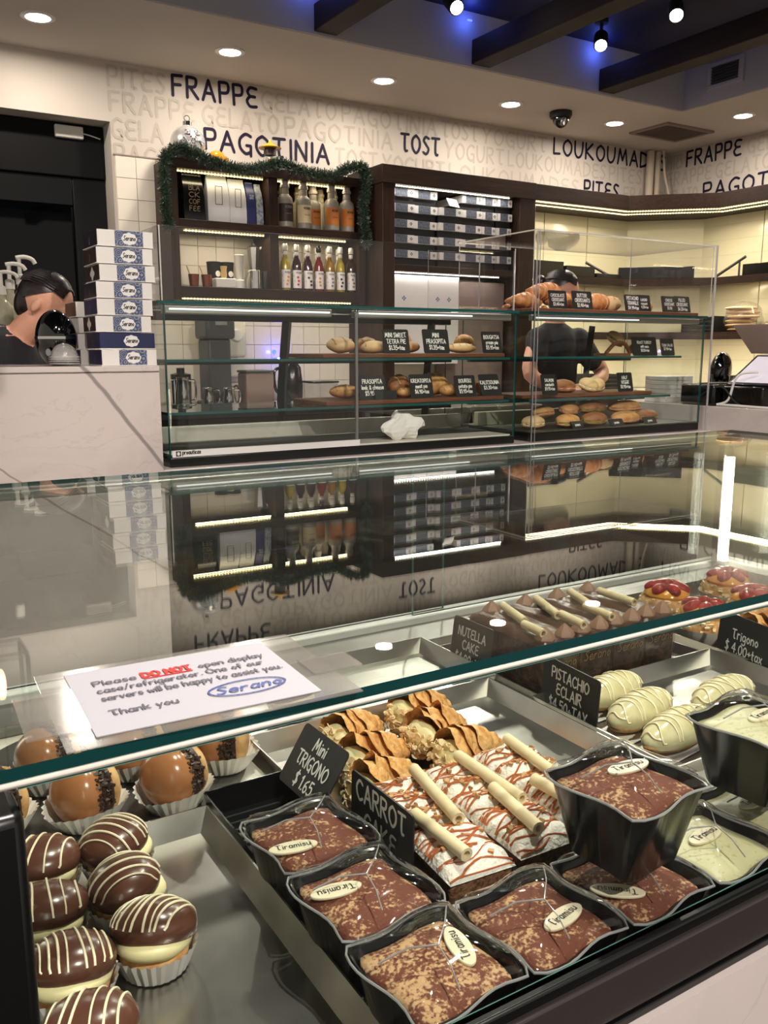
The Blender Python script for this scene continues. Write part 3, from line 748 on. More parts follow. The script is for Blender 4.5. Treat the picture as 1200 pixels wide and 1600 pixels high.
tray(1.022, 1.44, .70, 1.016, 'steel tray with strawberry pastries at the right end')
t = tray(.255, .3385, .622, .739, 'black ridged plastic tray behind the front tiramisu cup', 'black_plastic', .026, .004, name='plastic_tray', grp='black trays')
rg = MB().box(-.036, .036, -.0012, .0012, 0, .0016).mesh('ridge', 'black_matt', False)
for i in range(8): share('ridge', rg, t, (0, -.045 + i * .0125, .0021))
o = MB().lathe([(0, 0), (.142, 0), (.145, .0015), (.142, .003), (0, .003)], 64).build('cake_board', 'steel_dull', loc=(.198, .878, DZ + .0005)); tag(o, 'round silver-grey cake board under the milk chocolate puffs', 'cake board')

# ---------------------------------------------------------------- chocolate cream puffs with white stripes
def puff(label, x, y, rz, tilt, seed, nl, r=.030, wav=0.0):
    t = thing('cream_puff', label, 'pastry', (x, y, DZ + .0028), rz, 'striped chocolate cream puffs')
    MB().open_lathe([(.0225, .0), (.0235, .001), (.0302, .020)], 56, flute=.0009).build('paper_cup', 'paper_cup', t, ang=15)
    MB().ell((0, 0, .013), (.0248, .0246, .0125), 28, 14, amp=.05, freq=70, seed=seed).build('choux_base', 'choux', t)
    MB().ell((0, -.003, .023), (.0268, .0262, .012), 28, 12, RX(-tilt * .5), amp=.04, freq=60, seed=seed + 3).build('cream', 'custard', t)
    R = RX(-tilt); c = Vector((0, .002, .031))
    MB().ell(c, (r, r * .92, .0185), 32, 16, R, zlo=-.45, amp=.03, freq=40, seed=seed + 5).build('chocolate_cap', 'dark_chocolate', t)
    cap = t.children[-1]
    d = MB(); rnd = random.Random(seed)
    a0 = rnd.uniform(-.5, .5)
    for k in range(nl):
        u = -.82 + 1.64 * (k + .5) / nl + rnd.uniform(-.05, .05)
        w = sqrt(max(0, 1 - u * u)); pts = []
        for j in range(17):
            q = -1.05 + 2.1 * j / 16
            px, py = u + wav * sin(q * 2.2 + k) + .12 * q * q * (1 if u > 0 else -1) * .5, q * w * .98
            rr = px * px + py * py
            if rr > .985: s_ = sqrt(.985 / rr); px *= s_; py *= s_; rr = .985
            X, Y = px * cos(a0) - py * sin(a0), px * sin(a0) + py * cos(a0)
            pts.append(c + R @ Vector((X * r * 1.01, Y * r * .92 * 1.01, sqrt(1 - rr) * .0185 * 1.03)))
        d.tube(pts, .00095 if k % 3 else .0007, 6)
    d.build('icing_stripes', 'white_icing', cap)
    return t
RX_ = 1.45
puff('striped chocolate cream puff with exposed cream, front right of the group', .152, .562, radians(-28), .36, 1, 9, .0305, .05)
puff('striped chocolate cream puff with few wide-set stripes beside the tray floor', .150, .624, radians(64), .12, 2, 5)
puff('striped chocolate cream puff at the back right, next to a milk chocolate one', .158, .686, radians(58), .1, 3, 6)
puff('striped chocolate cream puff at the back left by the black post', .099, .688, radians(-12), .1, 4, 5)
puff('striped chocolate cream puff in the middle left, half behind the post', .090, .622, radians(-14), .2, 5, 5)
puff('striped chocolate cream puff with dense stripes, second from the bottom left', .093, .554, radians(-20), .3, 6, 8)
puff('striped chocolate cream puff nearest the camera, cut by the bottom edge', .090, .488, radians(-16), .2, 7, 6)
# ---------------------------------------------------------------- milk chocolate puffs with sprinkles
def sprinkle_mesh():
    m = MB(); rnd = random.Random(3)
    for i in range(230):
        a = rnd.uniform(-.35, pi + .35); y = rnd.uniform(-.006, .009); r = .0268 + rnd.uniform(-.001, .0012)
        R = RZ(rnd.uniform(0, 3)) @ RX(rnd.uniform(0, 3))
        m.obox((r * cos(a), y, r * sin(a) * .95), (.0036, .0022, .0018), R)
    return m.mesh('sprinkles', 'sprinkles_brown', False)
SPR = sprinkle_mesh()
def milk_puff(label, x, y, rz, seed):
    t = thing('milk_chocolate_puff', label, 'pastry', (x, y, DZ + .0038), rz, 'milk chocolate puffs on the round board'); t.scale = (1.1, 1.1, 1.12)
    cu = MB(); n = 56
    cu.open_lathe([(.020, 0), (.0215, .001), (.033, .016)], n, flute=.001)
    cu.v = [(a, b * 1.08, c + .006 * max(0, c / .016) * abs(a) / .033) for a, b, c in cu.v]
    pc = cu.build('paper_cup', 'paper_cup', t, ang=15)
    lg = MB()
    for q in range(-2, 3):
        an = -pi / 2 + q * .17
        Mx = frame4((.0315 * cos(an), .0342 * sin(an), .0085), (-sin(an), cos(an), 0), (.55 * cos(an), .55 * sin(an), .8))
        ink(lg, strokes('SERANO'[q + 2], .0042)[0], .0006, Mx)
    lg.build('lettering', 'print_black', pc, smooth=False)
    MB().ell((0, .014, .029), (.0258, .012, .0252), 26, 14, amp=.05, freq=50, seed=seed).build('back_bun', 'choux', t)
    MB().lathe([(.0, -.010), (.0255, -.010), (.026, 0), (.0255, .010), (0, .010)], 30, (0, .002, .029), RX(pi / 2)).build('cream', 'sprinkles_brown', t)
    s_ = share('sprinkles', SPR, t, (0, .002, .029)); s_['kind'] = 'stuff'
    MB().ell((0, -.006, .029), (.0282, .0225, .0272), 32, 18, amp=.025, freq=30, seed=seed + 2).build('chocolate_half', 'milk_chocolate', t)
for i, (x, y, a, lb) in enumerate((( .156, .785, -72, 'milk chocolate puff nearest the striped puffs, brown face to the front'), (.236, .772, -66, 'milk chocolate puff in a white paper cup, at the board front right'),
        (.305, .822, -110, 'milk chocolate puff at the right edge of the round board'), (.078, .805, -70, 'milk chocolate puff half hidden behind the black corner post'),
        (.222, .858, -76, 'milk chocolate puff in the middle row, behind the front two'), (.140, .875, -72, 'milk chocolate puff under the left part of the notice'),
        (.300, .905, -84, 'milk chocolate puff at the back right, seen below the notice edge'), (.215, .945, -70, 'milk chocolate puff at the back of the board'))):
    milk_puff(lb, x, y, radians(a), i + 1)
# dark striped bar cakes in the back tray
o = puff('striped dark chocolate puff alone in the rear steel tray', .425, .905, radians(10), .05, 11, 6)
# ---------------------------------------------------------------- mini trigono
def trigono(label, x, y, rz, seed, sc=1, z=DZ + .003, grp='mini trigono'):
    t = thing('trigono', label, 'pastry', (x, y, z), rz, grp); t.scale = (sc, sc, sc)
    rnd = random.Random(seed)
    def sheet(off, u0, u1, skew, s2):
        vs = []; fs = []; NU, NV = 20, 32
        for i in range(NU + 1):
            u = u0 + (u1 - u0) * i / NU
            for j in range(NV):
                v = j / NV * 2 * pi
                hw = (.005 + .021 * u) + off; hh = (.007 + .019 * u) + off
                px = cos(v); pz = sin(v)
                # rounded triangle section with a folded ridge
                k = 1 + .22 * max(0, pz) ** 3 - .10 * max(0, -pz)
                q = Vector((px * hw * (1 - .28 * max(0, pz)), .052 - .088 * u, hh + pz * hh * k))
                nn = noise.noise(Vector((px * 1.8, u * 4 + s2, pz * 1.8 + s2)))
                q += Vector((px, 0, pz)) * (nn * .0042 * (.4 + u) + .0011 * noise.noise(Vector((px * 7, u * 13 + s2, pz * 7))))
                if i >= NU - 1: q.y += nn * .006 - .003 * max(0, pz); q += Vector((px, 0, pz)) * .0016 * (1 + nn)
                q.x += skew * u * .01
                q.z = max(q.z, .0005)
                vs.append(q)
        for i in range(NU):
            for j in range(NV):
                k = (j + 1) % NV; fs.append((i * NV + j, i * NV + k, (i + 1) * NV + k, (i + 1) * NV + j))
        fs.append(tuple(range(NV)))
        return MB().add(vs, fs)
    sheet(0, 0, 1, 0, seed).build('phyllo_wrap', 'phyllo', t, ang=60)
    sheet(.0022, .12, .86, rnd.uniform(-.4, .4), seed + 5).build('phyllo_wrap', 'phyllo', t, ang=60)
    sheet(.0040, .30, .66, rnd.uniform(-.4, .4), seed + 9).build('phyllo_wrap', 'phyllo', t, ang=60)
    MB().ell((0, -.036, .0225), (.0225, .014, .0205), 20, 12, amp=.1, freq=90, seed=seed).build('cream', 'custard', t)
    m = MB()
    for i in range(60):
        a = rnd.uniform(0, 2 * pi); q = sqrt(rnd.random()) * .98
        c = Vector((.0232 * q * cos(a), -.037 - .0145 * sqrt(1 - q * q) - rnd.uniform(.0003, .0028), .0225 + .0212 * q * sin(a)))
        R = (Matrix.Rotation(rnd.uniform(-1, 1), 3, 'X') @ Matrix.Rotation(rnd.uniform(-1, 1), 3, 'Z') @ RX(pi / 2))
        s_ = rnd.uniform(.7, 1.15); m.lathe([(.0042 * s_, -.0004), (.0042 * s_, .0004)], 9, c, R @ Matrix.Diagonal((1, .75, 1)))
    a_ = m.build('almond_flakes', 'almond', t, smooth=False); a_['kind'] = 'stuff'
for i, (x, y, a, lb) in enumerate(((.418, .668, -76, 'mini trigono nearest the CARROT tag, almond end to the front'), (.438, .724, -72, 'mini trigono behind the Mini tag, second from the front'),
        (.530, .742, -70, 'mini trigono in the middle right of the group'), (.530, .684, -78, 'mini trigono at the right beside the carrot cake'), (.446, .784, -66, 'mini trigono at the back left under the glass edge'), (.545, .798, -72, 'mini trigono at the back right of the group'))):
    trigono(lb, x, y, radians(a), i + 1, .98)
trigono('large trigono standing behind the Trigono price tag', 1.10, .742, radians(-75), 21, 1.2, DZ + .003, 'large trigono')
trigono('large trigono at the right frame edge above its tag', 1.215, .742, radians(-75), 22, 1.2, DZ + .003, 'large trigono')
# ---------------------------------------------------------------- carrot cake
def wafer(parent, a, b, r=.0056):
    MB().hollow(a, b, r * .55, r).build('wafer_roll', 'wafer', parent)
def carrot(label, x, y, rz, seed, wafers):
    t = thing('carrot_cake_slice', label, 'cake', (x, y, DZ + .003), rz, 'carrot cake slices')
    rnd = random.Random(seed); W, Lh = .029, .076
    m = MB()
    for z0, z1, in ((0, .018), (.022, .041)): m.box(-W, W, -Lh, Lh, z0, z1)
    m.build('sponge', 'carrot_sponge', t, bevel=.003)
    MB().box(-W - .0003, W + .0003, -Lh - .0003, Lh + .0003, .0175, .0225).build('filling', 'whipped', t, bevel=.001)
    vs = []; fs = []; NX, NY = 16, 40          # piped topping
    for i in range(NX + 1):
        for j in range(NY + 1):
            u, v = i / NX * 2 - 1, j / NY * 2 - 1
            e = max(0, 1 - abs(u) ** 6) * max(0, 1 - abs(v) ** 10)
            z = .0405 + e ** .5 * (.011 + .0028 * sin(v * 16 + u * 1.5 + seed) + .002 * noise.noise(Vector((u * 3, v * 7, seed))))
            vs.append((u * W * 1.04, v * Lh * 1.03, z))
    for i in range(NX):
        for j in range(NY):
            k = i * (NY + 1) + j; fs.append((k, k + NY + 1, k + NY + 2, k + 1))
    MB().add(vs, fs).build('cream_topping', 'whipped', t, ang=80)
    top = lambda u, v: .0405 + (max(0, 1 - abs(u) ** 6) * max(0, 1 - abs(v) ** 10)) ** .5 * (.011 + .0028 * sin(v * 16 + u * 1.5 + seed))
    d = MB()
    for k in range(36):
        v0 = -1.0 + 2.0 * k / 35 + rnd.uniform(-.05, .05); pts = []
        if rnd.random() < .18: continue
        for j in range(12):
            u = -.98 + 1.96 * j / 11; v = v0 + .06 * sin(u * 3 + k * 1.7) + .05 * u * (1 if k % 2 else -1)
            v = max(-.99, min(.99, v)); pts.append((u * W * 1.03, v * Lh * 1.02, top(u, v) + .0008))
        if rnd.random() < .5: pts = pts[:7 + rnd.randrange(5)]
        d.tube(pts, rnd.uniform(.0005, .0011), 6)
    d.build('caramel_drizzle', 'caramel', t)
    m = MB()
    for i in range(90):
        u, v = rnd.uniform(-.85, .85), rnd.uniform(-.1, .9) if i < 34 else rnd.uniform(-.9, .9)
        s_ = rnd.uniform(.002, .0048); m.obox((u * W, v * Lh, top(u, v) + .0012), (s_, s_ * .8, s_ * .6), RZ(rnd.uniform(0, 3)) @ RX(rnd.uniform(-.5, .5)))
    n_ = m.build('chopped_nuts', 'nut_crumb', t, smooth=False); n_['kind'] = 'stuff'
    MB().box(-W - .0012, -W - .0006, -Lh, Lh, 0, .036).build('wrap_film', 'wrap', t, smooth=False)
    for a, b in wafers: wafer(t, (*a, .0585), (*b, .0585))
carrot('carrot cake slice nearest the CARROT tag, two wafer rolls on top', .387, .552, radians(-4), 1, (((.020, .066), (.010, -.026)), ((-.018, -.002), (-.012, -.072))))
carrot('carrot cake slice in the middle of the three', .452, .552, radians(-2), 2, (((.008, .066), (.010, -.028)), ((0, 0), (-.008, -.072))))
carrot('carrot cake slice at the right, partly behind the stacked tiramisu', .517, .556, radians(-2), 3, (((.006, .066), (-.002, -.026)), ((-.024, -.012), (-.018, -.070))))
# ---------------------------------------------------------------- nutella cake
def nutella(label, x, y, seed, wafers):
    t = thing('chocolate_cake_slice', label, 'cake', (x, y, DZ + .003), 0, 'chocolate hazelnut cake slices')
    rnd = random.Random(seed); W, Lh, H = .0295, .078, .070
    MB().box(-W, W, -Lh, Lh, 0, H).build('cake', 'choc_flakes', t, bevel=.004)
    vs = []; fs = []; NX, NY = 14, 30
    for i in range(NX + 1):
        for j in range(NY + 1):
            u, v = i / NX * 2 - 1, j / NY * 2 - 1
            e = (max(0, 1 - abs(u) ** 6) * max(0, 1 - abs(v) ** 8)) ** .5
            vs.append((u * W * 1.03, v * Lh * 1.02, H - .001 + e * (.008 + .003 * abs(sin(u * 5 + v * 2.5 + seed)) + .002 * noise.noise(Vector((u * 2, v * 4, seed))))))
    for i in range(NX):
        for j in range(NY):
            k = i * (NY + 1) + j; fs.append((k, k + NY + 1, k + NY + 2, k + 1))
    MB().add(vs, fs).build('chocolate_topping', 'nutella', t, ang=80)
    for a, b in ((-.016, -.064), (.015, -.066), (0, .064)):
        m = MB(); m.lathe([(.0118, 0), (.0132, .003), (.0108, .008), (.0062, .0125), (.002, .0170), (0, .0185)], 12, (a, b, H + .004), None, 0, .22)
        m.build('piped_rosette', 'nutella_pipe', t, ang=20)
    for a, b in wafers: wafer(t, (*a, H + .0165), (*b, H + .0165), .0058)
    MB().box(-W, W, -Lh - .0014, -Lh - .0008, 0, H * .85).build('wrap_film', 'wrap', t, smooth=False)
    write('Serano', .012, .0011, 'print_gold', t, frame4((0, -Lh - .002, .040), (1, 0, 0), (0, 0, 1)), width=.046, slant=.2, name='wrap_lettering')
nutella('chocolate hazelnut cake slice nearest the NUTELLA CAKE tag', .742, .855, 1, (((.010, .052), (-.012, -.020)), ((-.020, -.028), (-.024, -.070))))
nutella('chocolate hazelnut cake slice, second from the NUTELLA CAKE tag', .805, .857, 2, (((.010, .052), (-.020, -.026)), ((-.012, -.022), (-.020, -.074))))
nutella('chocolate hazelnut cake slice, third from the NUTELLA CAKE tag', .868, .859, 3, (((.014, .052), (-.012, -.016)), ((-.020, -.014), (-.026, -.070))))
nutella('chocolate hazelnut cake slice, farthest right of the four', .931, .861, 4, (((-.010, .030), (-.012, -.040)),))
# ---------------------------------------------------------------- pistachio eclairs
def eclair(label, x, y, rz, seed, L=.062):
    t = thing('pistachio_eclair', label, 'pastry', (x, y, DZ + .003), rz, 'pistachio eclairs')
    MB().ell((0, 0, .016), (L, .024, .0155), 30, 14, amp=.05, freq=50, seed=seed).build('choux_base', 'choux', t)
    MB().box(-L * .95, L * .95, -.0235, .0235, 0, .0016).build('card', 'white_paper', t, bevel=.004)
    c = Vector((0, 0, .019))
    g = MB().ell(c, (L * 1.0, .0252, .0225), 34, 16, None, zlo=-.25, amp=.035, freq=35, seed=seed + 2).build('pistachio_glaze', 'pistachio_glaze', t)
    d = MB(); rnd = random.Random(seed + 9)
    for k in range(11):
        u = -.88 + 1.76 * k / 10; w = sqrt(max(0, 1 - u * u)); pts = []
        for j in range(13):
            q = -1 + 2 * j / 12; X = u + .10 * q * (1 if k % 2 else -.6) + .05 * sin(q * 3 + k); Y = q * w
            rr = min(.985, X * X + Y * Y); n_ = sqrt(X * X + Y * Y)
            if n_ > .992: X, Y = X / n_ * .992, Y / n_ * .992
            pts.append(c + Vector((X * L * 1.015, Y * .0256, sqrt(1 - min(.985, X * X + Y * Y)) * .0232)))
        d.tube(pts, .0009, 6)
    d.build('icing_stripes', 'white_icing', g)
eclair('pistachio eclair in front, nearest the camera', .758, .604, radians(8), 1)
eclair('pistachio eclair alone at the right of the tray', .882, .640, radians(6), 2, .058)
eclair('pistachio eclair behind the front one', .762, .663, radians(10), 3, .058)
eclair('pistachio eclair at the back, next to the PISTACHIO tag', .775, .722, radians(6), 4, .054)
# ---------------------------------------------------------------- strawberry pastries
def strawberry(label, x, y, rz, seed):
    t = thing('strawberry_pastry', label, 'pastry', (x, y, DZ + .003), rz, 'glazed strawberry pastries')
    rnd = random.Random(seed)
    MB().open_lathe([(.036, 0), (.037, .001), (.047, .024)], 64, flute=.0011).build('paper_cup', 'paper_cup', t, ang=80)
    MB().ell((0, 0, .026), (.042, .042, .024), 30, 14, amp=.08, freq=50, seed=seed).build('base', 'choux', t)
    m = MB()
    for i in range(90):
        a = rnd.uniform(0, 2 * pi); z = rnd.uniform(.016, .042); r = .043 * sqrt(max(.05, 1 - ((z - .026) / .026) ** 2))
        m.obox((r * cos(a), r * sin(a), z), (rnd.uniform(.003, .008), .002, rnd.uniform(.003, .006)), RZ(a + pi / 2) @ RX(rnd.uniform(-.6, .6)))
    n_ = m.build('almond_pieces', 'almond', t, smooth=False); n_['kind'] = 'stuff'
    MB().ell((0, 0, .044), (.036, .036, .014), 28, 10).build('glaze', 'apricot_glaze', t)
    for i in range(6):
        a = i * pi / 3 + seed; rr = .021
        MB().ell((rr * cos(a), rr * sin(a), .054), (.016, .0115, .009), 18, 10, RZ(a) @ RY(.3), amp=.08, freq=60, seed=i).build('strawberry_half', 'strawberry', t)
    MB().ell((0, 0, .060), (.012, .010, .008), 16, 10).build('strawberry_half', 'strawberry', t)
strawberry('glazed strawberry pastry at the back left of its tray', 1.118, .932, .2, 1)
strawberry('glazed strawberry pastry in front, just behind the glass edge', 1.085, .832, .9, 2)
strawberry('glazed strawberry pastry at the back right by the frame edge', 1.275, .934, .5, 3)
strawberry('glazed strawberry pastry with orange glaze showing, front right', 1.215, .838, 1.3, 4)
# ---------------------------------------------------------------- tiramisu cups
def wavy(h, a, n=10):
    C = [(-h, -h), (h, -h), (h, h), (-h, h)]; out = []
    for k in range(4):
        p, q = Vector(C[k]), Vector(C[(k + 1) % 4]); d = (q - p).normalized(); nn = Vector((d.y, -d.x))
        for i in range(n):
            s_ = i / n; out.append(p.lerp(q, s_) + nn * (a * sin(2 * pi * s_)) - (p.normalized() * .0025 if i == 0 else Vector((0, 0))))
    return out
def loft(rings, cap0=True, cap1=True):
    n = len(rings[0][0]); vs = []; fs = []
    for poly, z in rings:
        for q in poly: vs.append((q.x, q.y, z(q) if callable(z) else z))
    for j in range(len(rings) - 1):
        for i in range(n):
            k = (i + 1) % n; fs.append((j * n + i, j * n + k, (j + 1) * n + k, (j + 1) * n + i))
    if cap0: fs.append(tuple(reversed(range(n))))
    if cap1: fs.append(tuple((len(rings) - 1) * n + i for i in range(n)))
    return MB().add(vs, fs)
def dome_top(h, a, z, hgt):
    return [(wavy(h * k, a * k), z + hgt * (1 - k * k)) for k in (1, .8, .6, .4, .2, .05)]
HR = .042
body_me = loft([(wavy(.026, .001), 0), (wavy(.028, .001), .001), (wavy(.0395, .0032), .050), (wavy(.041, .0036), .0508)], cap1=False).mesh('cup', 'black_plastic', ang=50)
lid_me = loft([(wavy(.0425, .0042), .0500), (wavy(.0428, .0042), .0525), (wavy(.0405, .0040), .0530), (wavy(.0375, .0030), .0580)] + dome_top(.036, .0026, .0588, .0065), False, True).mesh('lid', 'lid_plastic', ang=45)
rim_me = MB().tube([(q.x, q.y, .0512) for q in wavy(.0427, .0042)], .0009, 6, True).mesh('rim', 'rim_clear')
rg = MB()
rg.tube([(-.0375, .008, .0582), (-.018, .004, .0632), (-.002, -.006, .0652)], .0006, 6); rg.tube([(-.002, -.006, .0652), (.016, .012, .0632), (.030, .030, .0595)], .0006, 6)
rg.tube([(-.002, -.006, .0652), (-.004, -.022, .063), (-.008, -.037, .0582)], .0005, 6)
ridge_me = rg.mesh('ridge', 'rim_clear')
btn_me = MB().lathe([(.0036, 0), (.0036, .0014), (.0026, .0018), (0, .0012)], 18, (-.006, .019, .0628)).mesh('button', 'lid_plastic')
fills = {}
for nm in ('cocoa', 'cocoa_dense', 'pistachio_cream'):
    fills[nm] = loft([(wavy(.031, .002), .02), (wavy(.0365, .0024), .0445)] + dome_top(.036, .0022, .0462, .0045), True, True).mesh('filling', nm, ang=70)
def cup(label, x, y, fill, z=DZ + .001, rz=0, plaque=None, grp='tiramisu cups', nm='tiramisu_cup', up=False):
    t = thing(nm, label, 'dessert cup', (x, y, z), rz, grp)
    t.scale = (1, 1, 1.16)
    share('cup', body_me, t); f = share('filling', fills[fill], t)
    l = share('lid', lid_me, t); share('rim', rim_me, l); share('ridge', ridge_me, l); share('button', btn_me, l)
    if plaque:
        px, py, a = plaque
        p = MB().prism([(.0195 * cos(q * pi / 16), .0078 * sin(q * pi / 16)) for q in range(32)], 0, .0018).build('plaque', 'white_icing', t, bevel=.0005, loc=(px, py, .0508 - (px * px + py * py) * 2.0), rot=(0, 0, a))
        write('Tiramisu', .0062, .0008, 'print_black', p, frame4((0, -.0022, .0020), (1, 0, 0), (0, 1, 0)), width=.027)
    return t
Z2 = DZ + .001 + .0655 * 1.16
cup('tiramisu cup at the back left, in front of the black tray', .283, .574, 'cocoa_dense', plaque=(-.020, -.012, radians(-12)))
cup('tiramisu cup in the middle of the left column, plaque upside down', .283, .486, 'cocoa_dense', plaque=(-.018, .010, radians(172)))
cup('tiramisu cup nearest the camera at the bottom, plaque standing upright', .283, .3985, 'cocoa', plaque=(.022, .004, radians(78)))
cup('tiramisu cup in front, second along the glass, plaque facing the viewer', .370, .3985, 'cocoa_dense', plaque=(.012, -.010, radians(12)))
cup('tiramisu cup carrying another one on its lid', .458, .3985, 'cocoa_dense', plaque=(-.022, -.008, radians(140)))
cup('tiramisu cup stacked on top of another in front of the carrot cake', .452, .4025, 'cocoa_dense', Z2, radians(2), plaque=(.016, .012, radians(-4)))
cup('pistachio tiramisu cup at the front right, single layer', .546, .3985, 'pistachio_cream', plaque=(.002, .006, radians(6)), grp='pistachio tiramisu cups', nm='pistachio_cup')
cup('pistachio tiramisu cup underneath another at the right edge', .632, .412, 'pistachio_cream', plaque=(-.004, .006, radians(4)), grp='pistachio tiramisu cups', nm='pistachio_cup')
cup('pistachio tiramisu cup stacked on top at the right edge', .622, .416, 'pistachio_cream', Z2, radians(3), plaque=(.012, .004, radians(4)), grp='pistachio tiramisu cups', nm='pistachio_cup')
# ---------------------------------------------------------------- black price tags
def price_tag(label, base, xdir, w, h, lean, text, lh, lw, grp, cat='price tag', jit=.03, drop=0, mat='chalk', off=(0, 0)):
    """base = lower left corner, xdir = reading direction on the floor, lean = lean back angle"""
    X = Vector((*xdir, 0)).normalized(); N = X.cross(Vector((0, 0, 1)))      # N points to the reader
    U = (Vector((0, 0, 1)) * cos(lean) - N * sin(lean)).normalized(); Nn = X.cross(U)
    t = thing('price_tag', label, cat, base, 0, grp)
    Mx = frame4((0, 0, 0), X, U)
    r = h * .08; poly = []
    for cx, cy, a0 in ((w - r, r, -pi / 2), (w - r, h - r, 0), (r, h - r, pi / 2), (r, r, pi)):
        for i in range(5): a = a0 + i * pi / 8; poly.append((cx + r * cos(a), cy + r * sin(a)))
    p = MB().prism(poly, -.0016, 0); p.xf(Mx); p.build('plate', 'tag_black', t)
    st = MB().prism([(w * .4, .0), (w * .6, .0), (w * .6, h * .5), (w * .4, h * .5)], -.0026, -.0016); st.xf(Mx)
    st.build('stand', 'black_matt', t)
    n = text.count('\n'); y0 = h * .5 + (n * lh * 1.45) / 2 - lh * .5
    write(text, lh, lw, mat, t, Mx @ Matrix.Translation((w / 2 + off[0], y0 + off[1], .0006)), jitter=jit, gap=.18)
    return t
TG = 'chalk price tags in the pastry case'
price_tag('black price tag reading NUTELLA CAKE', (.690, .948, DZ + .003), (.02, -1), .086, .072, radians(8), 'NUTELLA\nCAKE\n$4.00+tax', .0125, .0019, TG)
price_tag('black price tag reading PISTACHIO ECLAIR', (.699, .766, DZ + .003), (-.08, -1), .102, .068, radians(4), 'PISTACHIO\nECLAIR\n$4.50+TAX', .0128, .0021, TG)
price_tag('black price tag reading Trigono at the right edge', (1.032, .768, DZ + .003), (-.2, -1), .104, .072, radians(5), 'Trigono\n$ 4.00+tax', .0135, .0019, TG)
price_tag('black price tag reading CARROT beside the carrot cake', (.3425, .612, DZ + .0225), (.02, -1), .094, .060, radians(1), 'CARROT\nCAKE', .0175, .0026, TG, off=(0, .004))
price_tag('black price tag reading Mini Trigono', (.326, .728, DZ + .027), (.03, -1), .082, .060, radians(33), 'Mini\nTRIGONO\n$ 1.65', .0125, .0018, TG)
# ------------------------------------------------------------------ counters behind
t = thing('marble_counter', 'tall white marble counter at left with a dark diagonal vein', 'counter', (0, 2.68, 0))
MB().box(-1.5, .835, 0, .03, 0, 1.212).build('front_slab', 'marble_counter', t, bevel=.002)
MB().box(-1.5, .835, -.006, .46, 1.212, 1.230).build('worktop', 'marble_counter', t, bevel=.003)
MB().box(-1.5, .82, .03, .44, 0, 1.21).build('carcass', 'black_matt', t, smooth=False)
t = thing('service_counter', 'low marble topped counter carrying the two glass sandwich cases', 'counter', (0, 2.73, 0))
MB().box(.84, 3.515, .0, .62, .868, .898).build('worktop', 'marble_front', t, bevel=.002)
MB().box(.84, 3.515, .03, .58, 0, .866).build('carcass', 'black_matt', t, smooth=False)
t = thing('marble_counter', 'white marble counter at the right edge carrying the register', 'counter', (3.52, 2.0, 0))
MB().box(0, .62, -1.6, 1.34, .855, 1.012).build('worktop', 'marble_counter', t, bevel=.003)
MB().box(.03, .6, -1.6, 1.30, 0, .853).build('carcass', 'cream_paint', t, smooth=False)
t = thing('back_counter', 'dark worktop along the tiled back wall behind the glass case', 'counter', (0, 3.86, 0))
MB().box(1.2, 3.5, -.02, .53, .97, .998).build('worktop', 'marble_front', t, bevel=.003)
MB().box(1.2, 3.5, 0, .53, 0, .968).build('carcass', 'dark_wood', t, smooth=False)

# ------------------------------------------------------------------ pastry boxes on the tall counter
def pastry_box(label, x, y, z, rz, front='white_paper', end='dark_card', band=True, w=.168, d=.158, h=.0475, logo_side=False):
    t = thing('pastry_box', label, 'box', (x, y, z), rz, 'pastry boxes on the tall counter')
    MB().box(-w / 2, w / 2, -d / 2, d / 2, 0, h).build('carton', front, t, bevel=.0015)
    MB().box(-w / 2 - .0008, -w / 2 - .0002, -d / 2 + .001, d / 2 - .001, .003, h - .001).build('end_panel', end, t, smooth=False)
    MB().box(-w / 2 - .003, w / 2, -d / 2 - .0012, d / 2, -.0002, .0018).build('flap', 'white_paper', t, smooth=False)
    if band: MB().box(-.032, .053, -d / 2 - .0008, -d / 2 - .0002, .001, h - .001).build('printed_band', 'mosaic_blue', t, smooth=False)
    lo = MB(); F = frame4((.011, -d / 2 - .0014, h / 2), (1, 0, 0), (0, 0, 1)); poly = []
    for i in range(48):
        a = 2 * pi * i / 48; r = 1 + .07 * cos(2 * a) + .05 * cos(8 * a); poly.append(Vector((.0215 * r * cos(a), .0185 * r * sin(a))))
    lo.add([F @ Vector((q.x, q.y, 0)) for q in poly], [tuple(range(48))])
    L = lo.build('logo_plate', 'white_gloss', t, smooth=False)
    write('Serano', .0135, .0022, 'print_black', L, F @ Matrix.Translation((0, -.005, .0006)), width=.036, slant=.25)
    F2 = frame4((-w / 2 - .0014, 0, h / 2), (0, -1, 0), (0, 0, 1))
    if logo_side:
        m = MB(); m.add([F2 @ Vector((.022 * (1 + .2 * cos(4 * 2 * pi * i / 32)) * cos(2 * pi * i / 32), .017 * (1 + .2 * cos(4 * 2 * pi * i / 32)) * sin(2 * pi * i / 32), 0)) for i in range(32)], [tuple(range(32))])
        m.build('side_logo', 'white_gloss', t, smooth=False)
    else:
        write('BITE', .008, .0016, 'print_grey', t, F2 @ Matrix.Translation((0, -.004, 0)) @ Matrix.Rotation(pi / 2, 4, 'Z') , width=.02, name='side_lettering')
BX, BY, BZ0 = .7585, 2.803, 1.2305
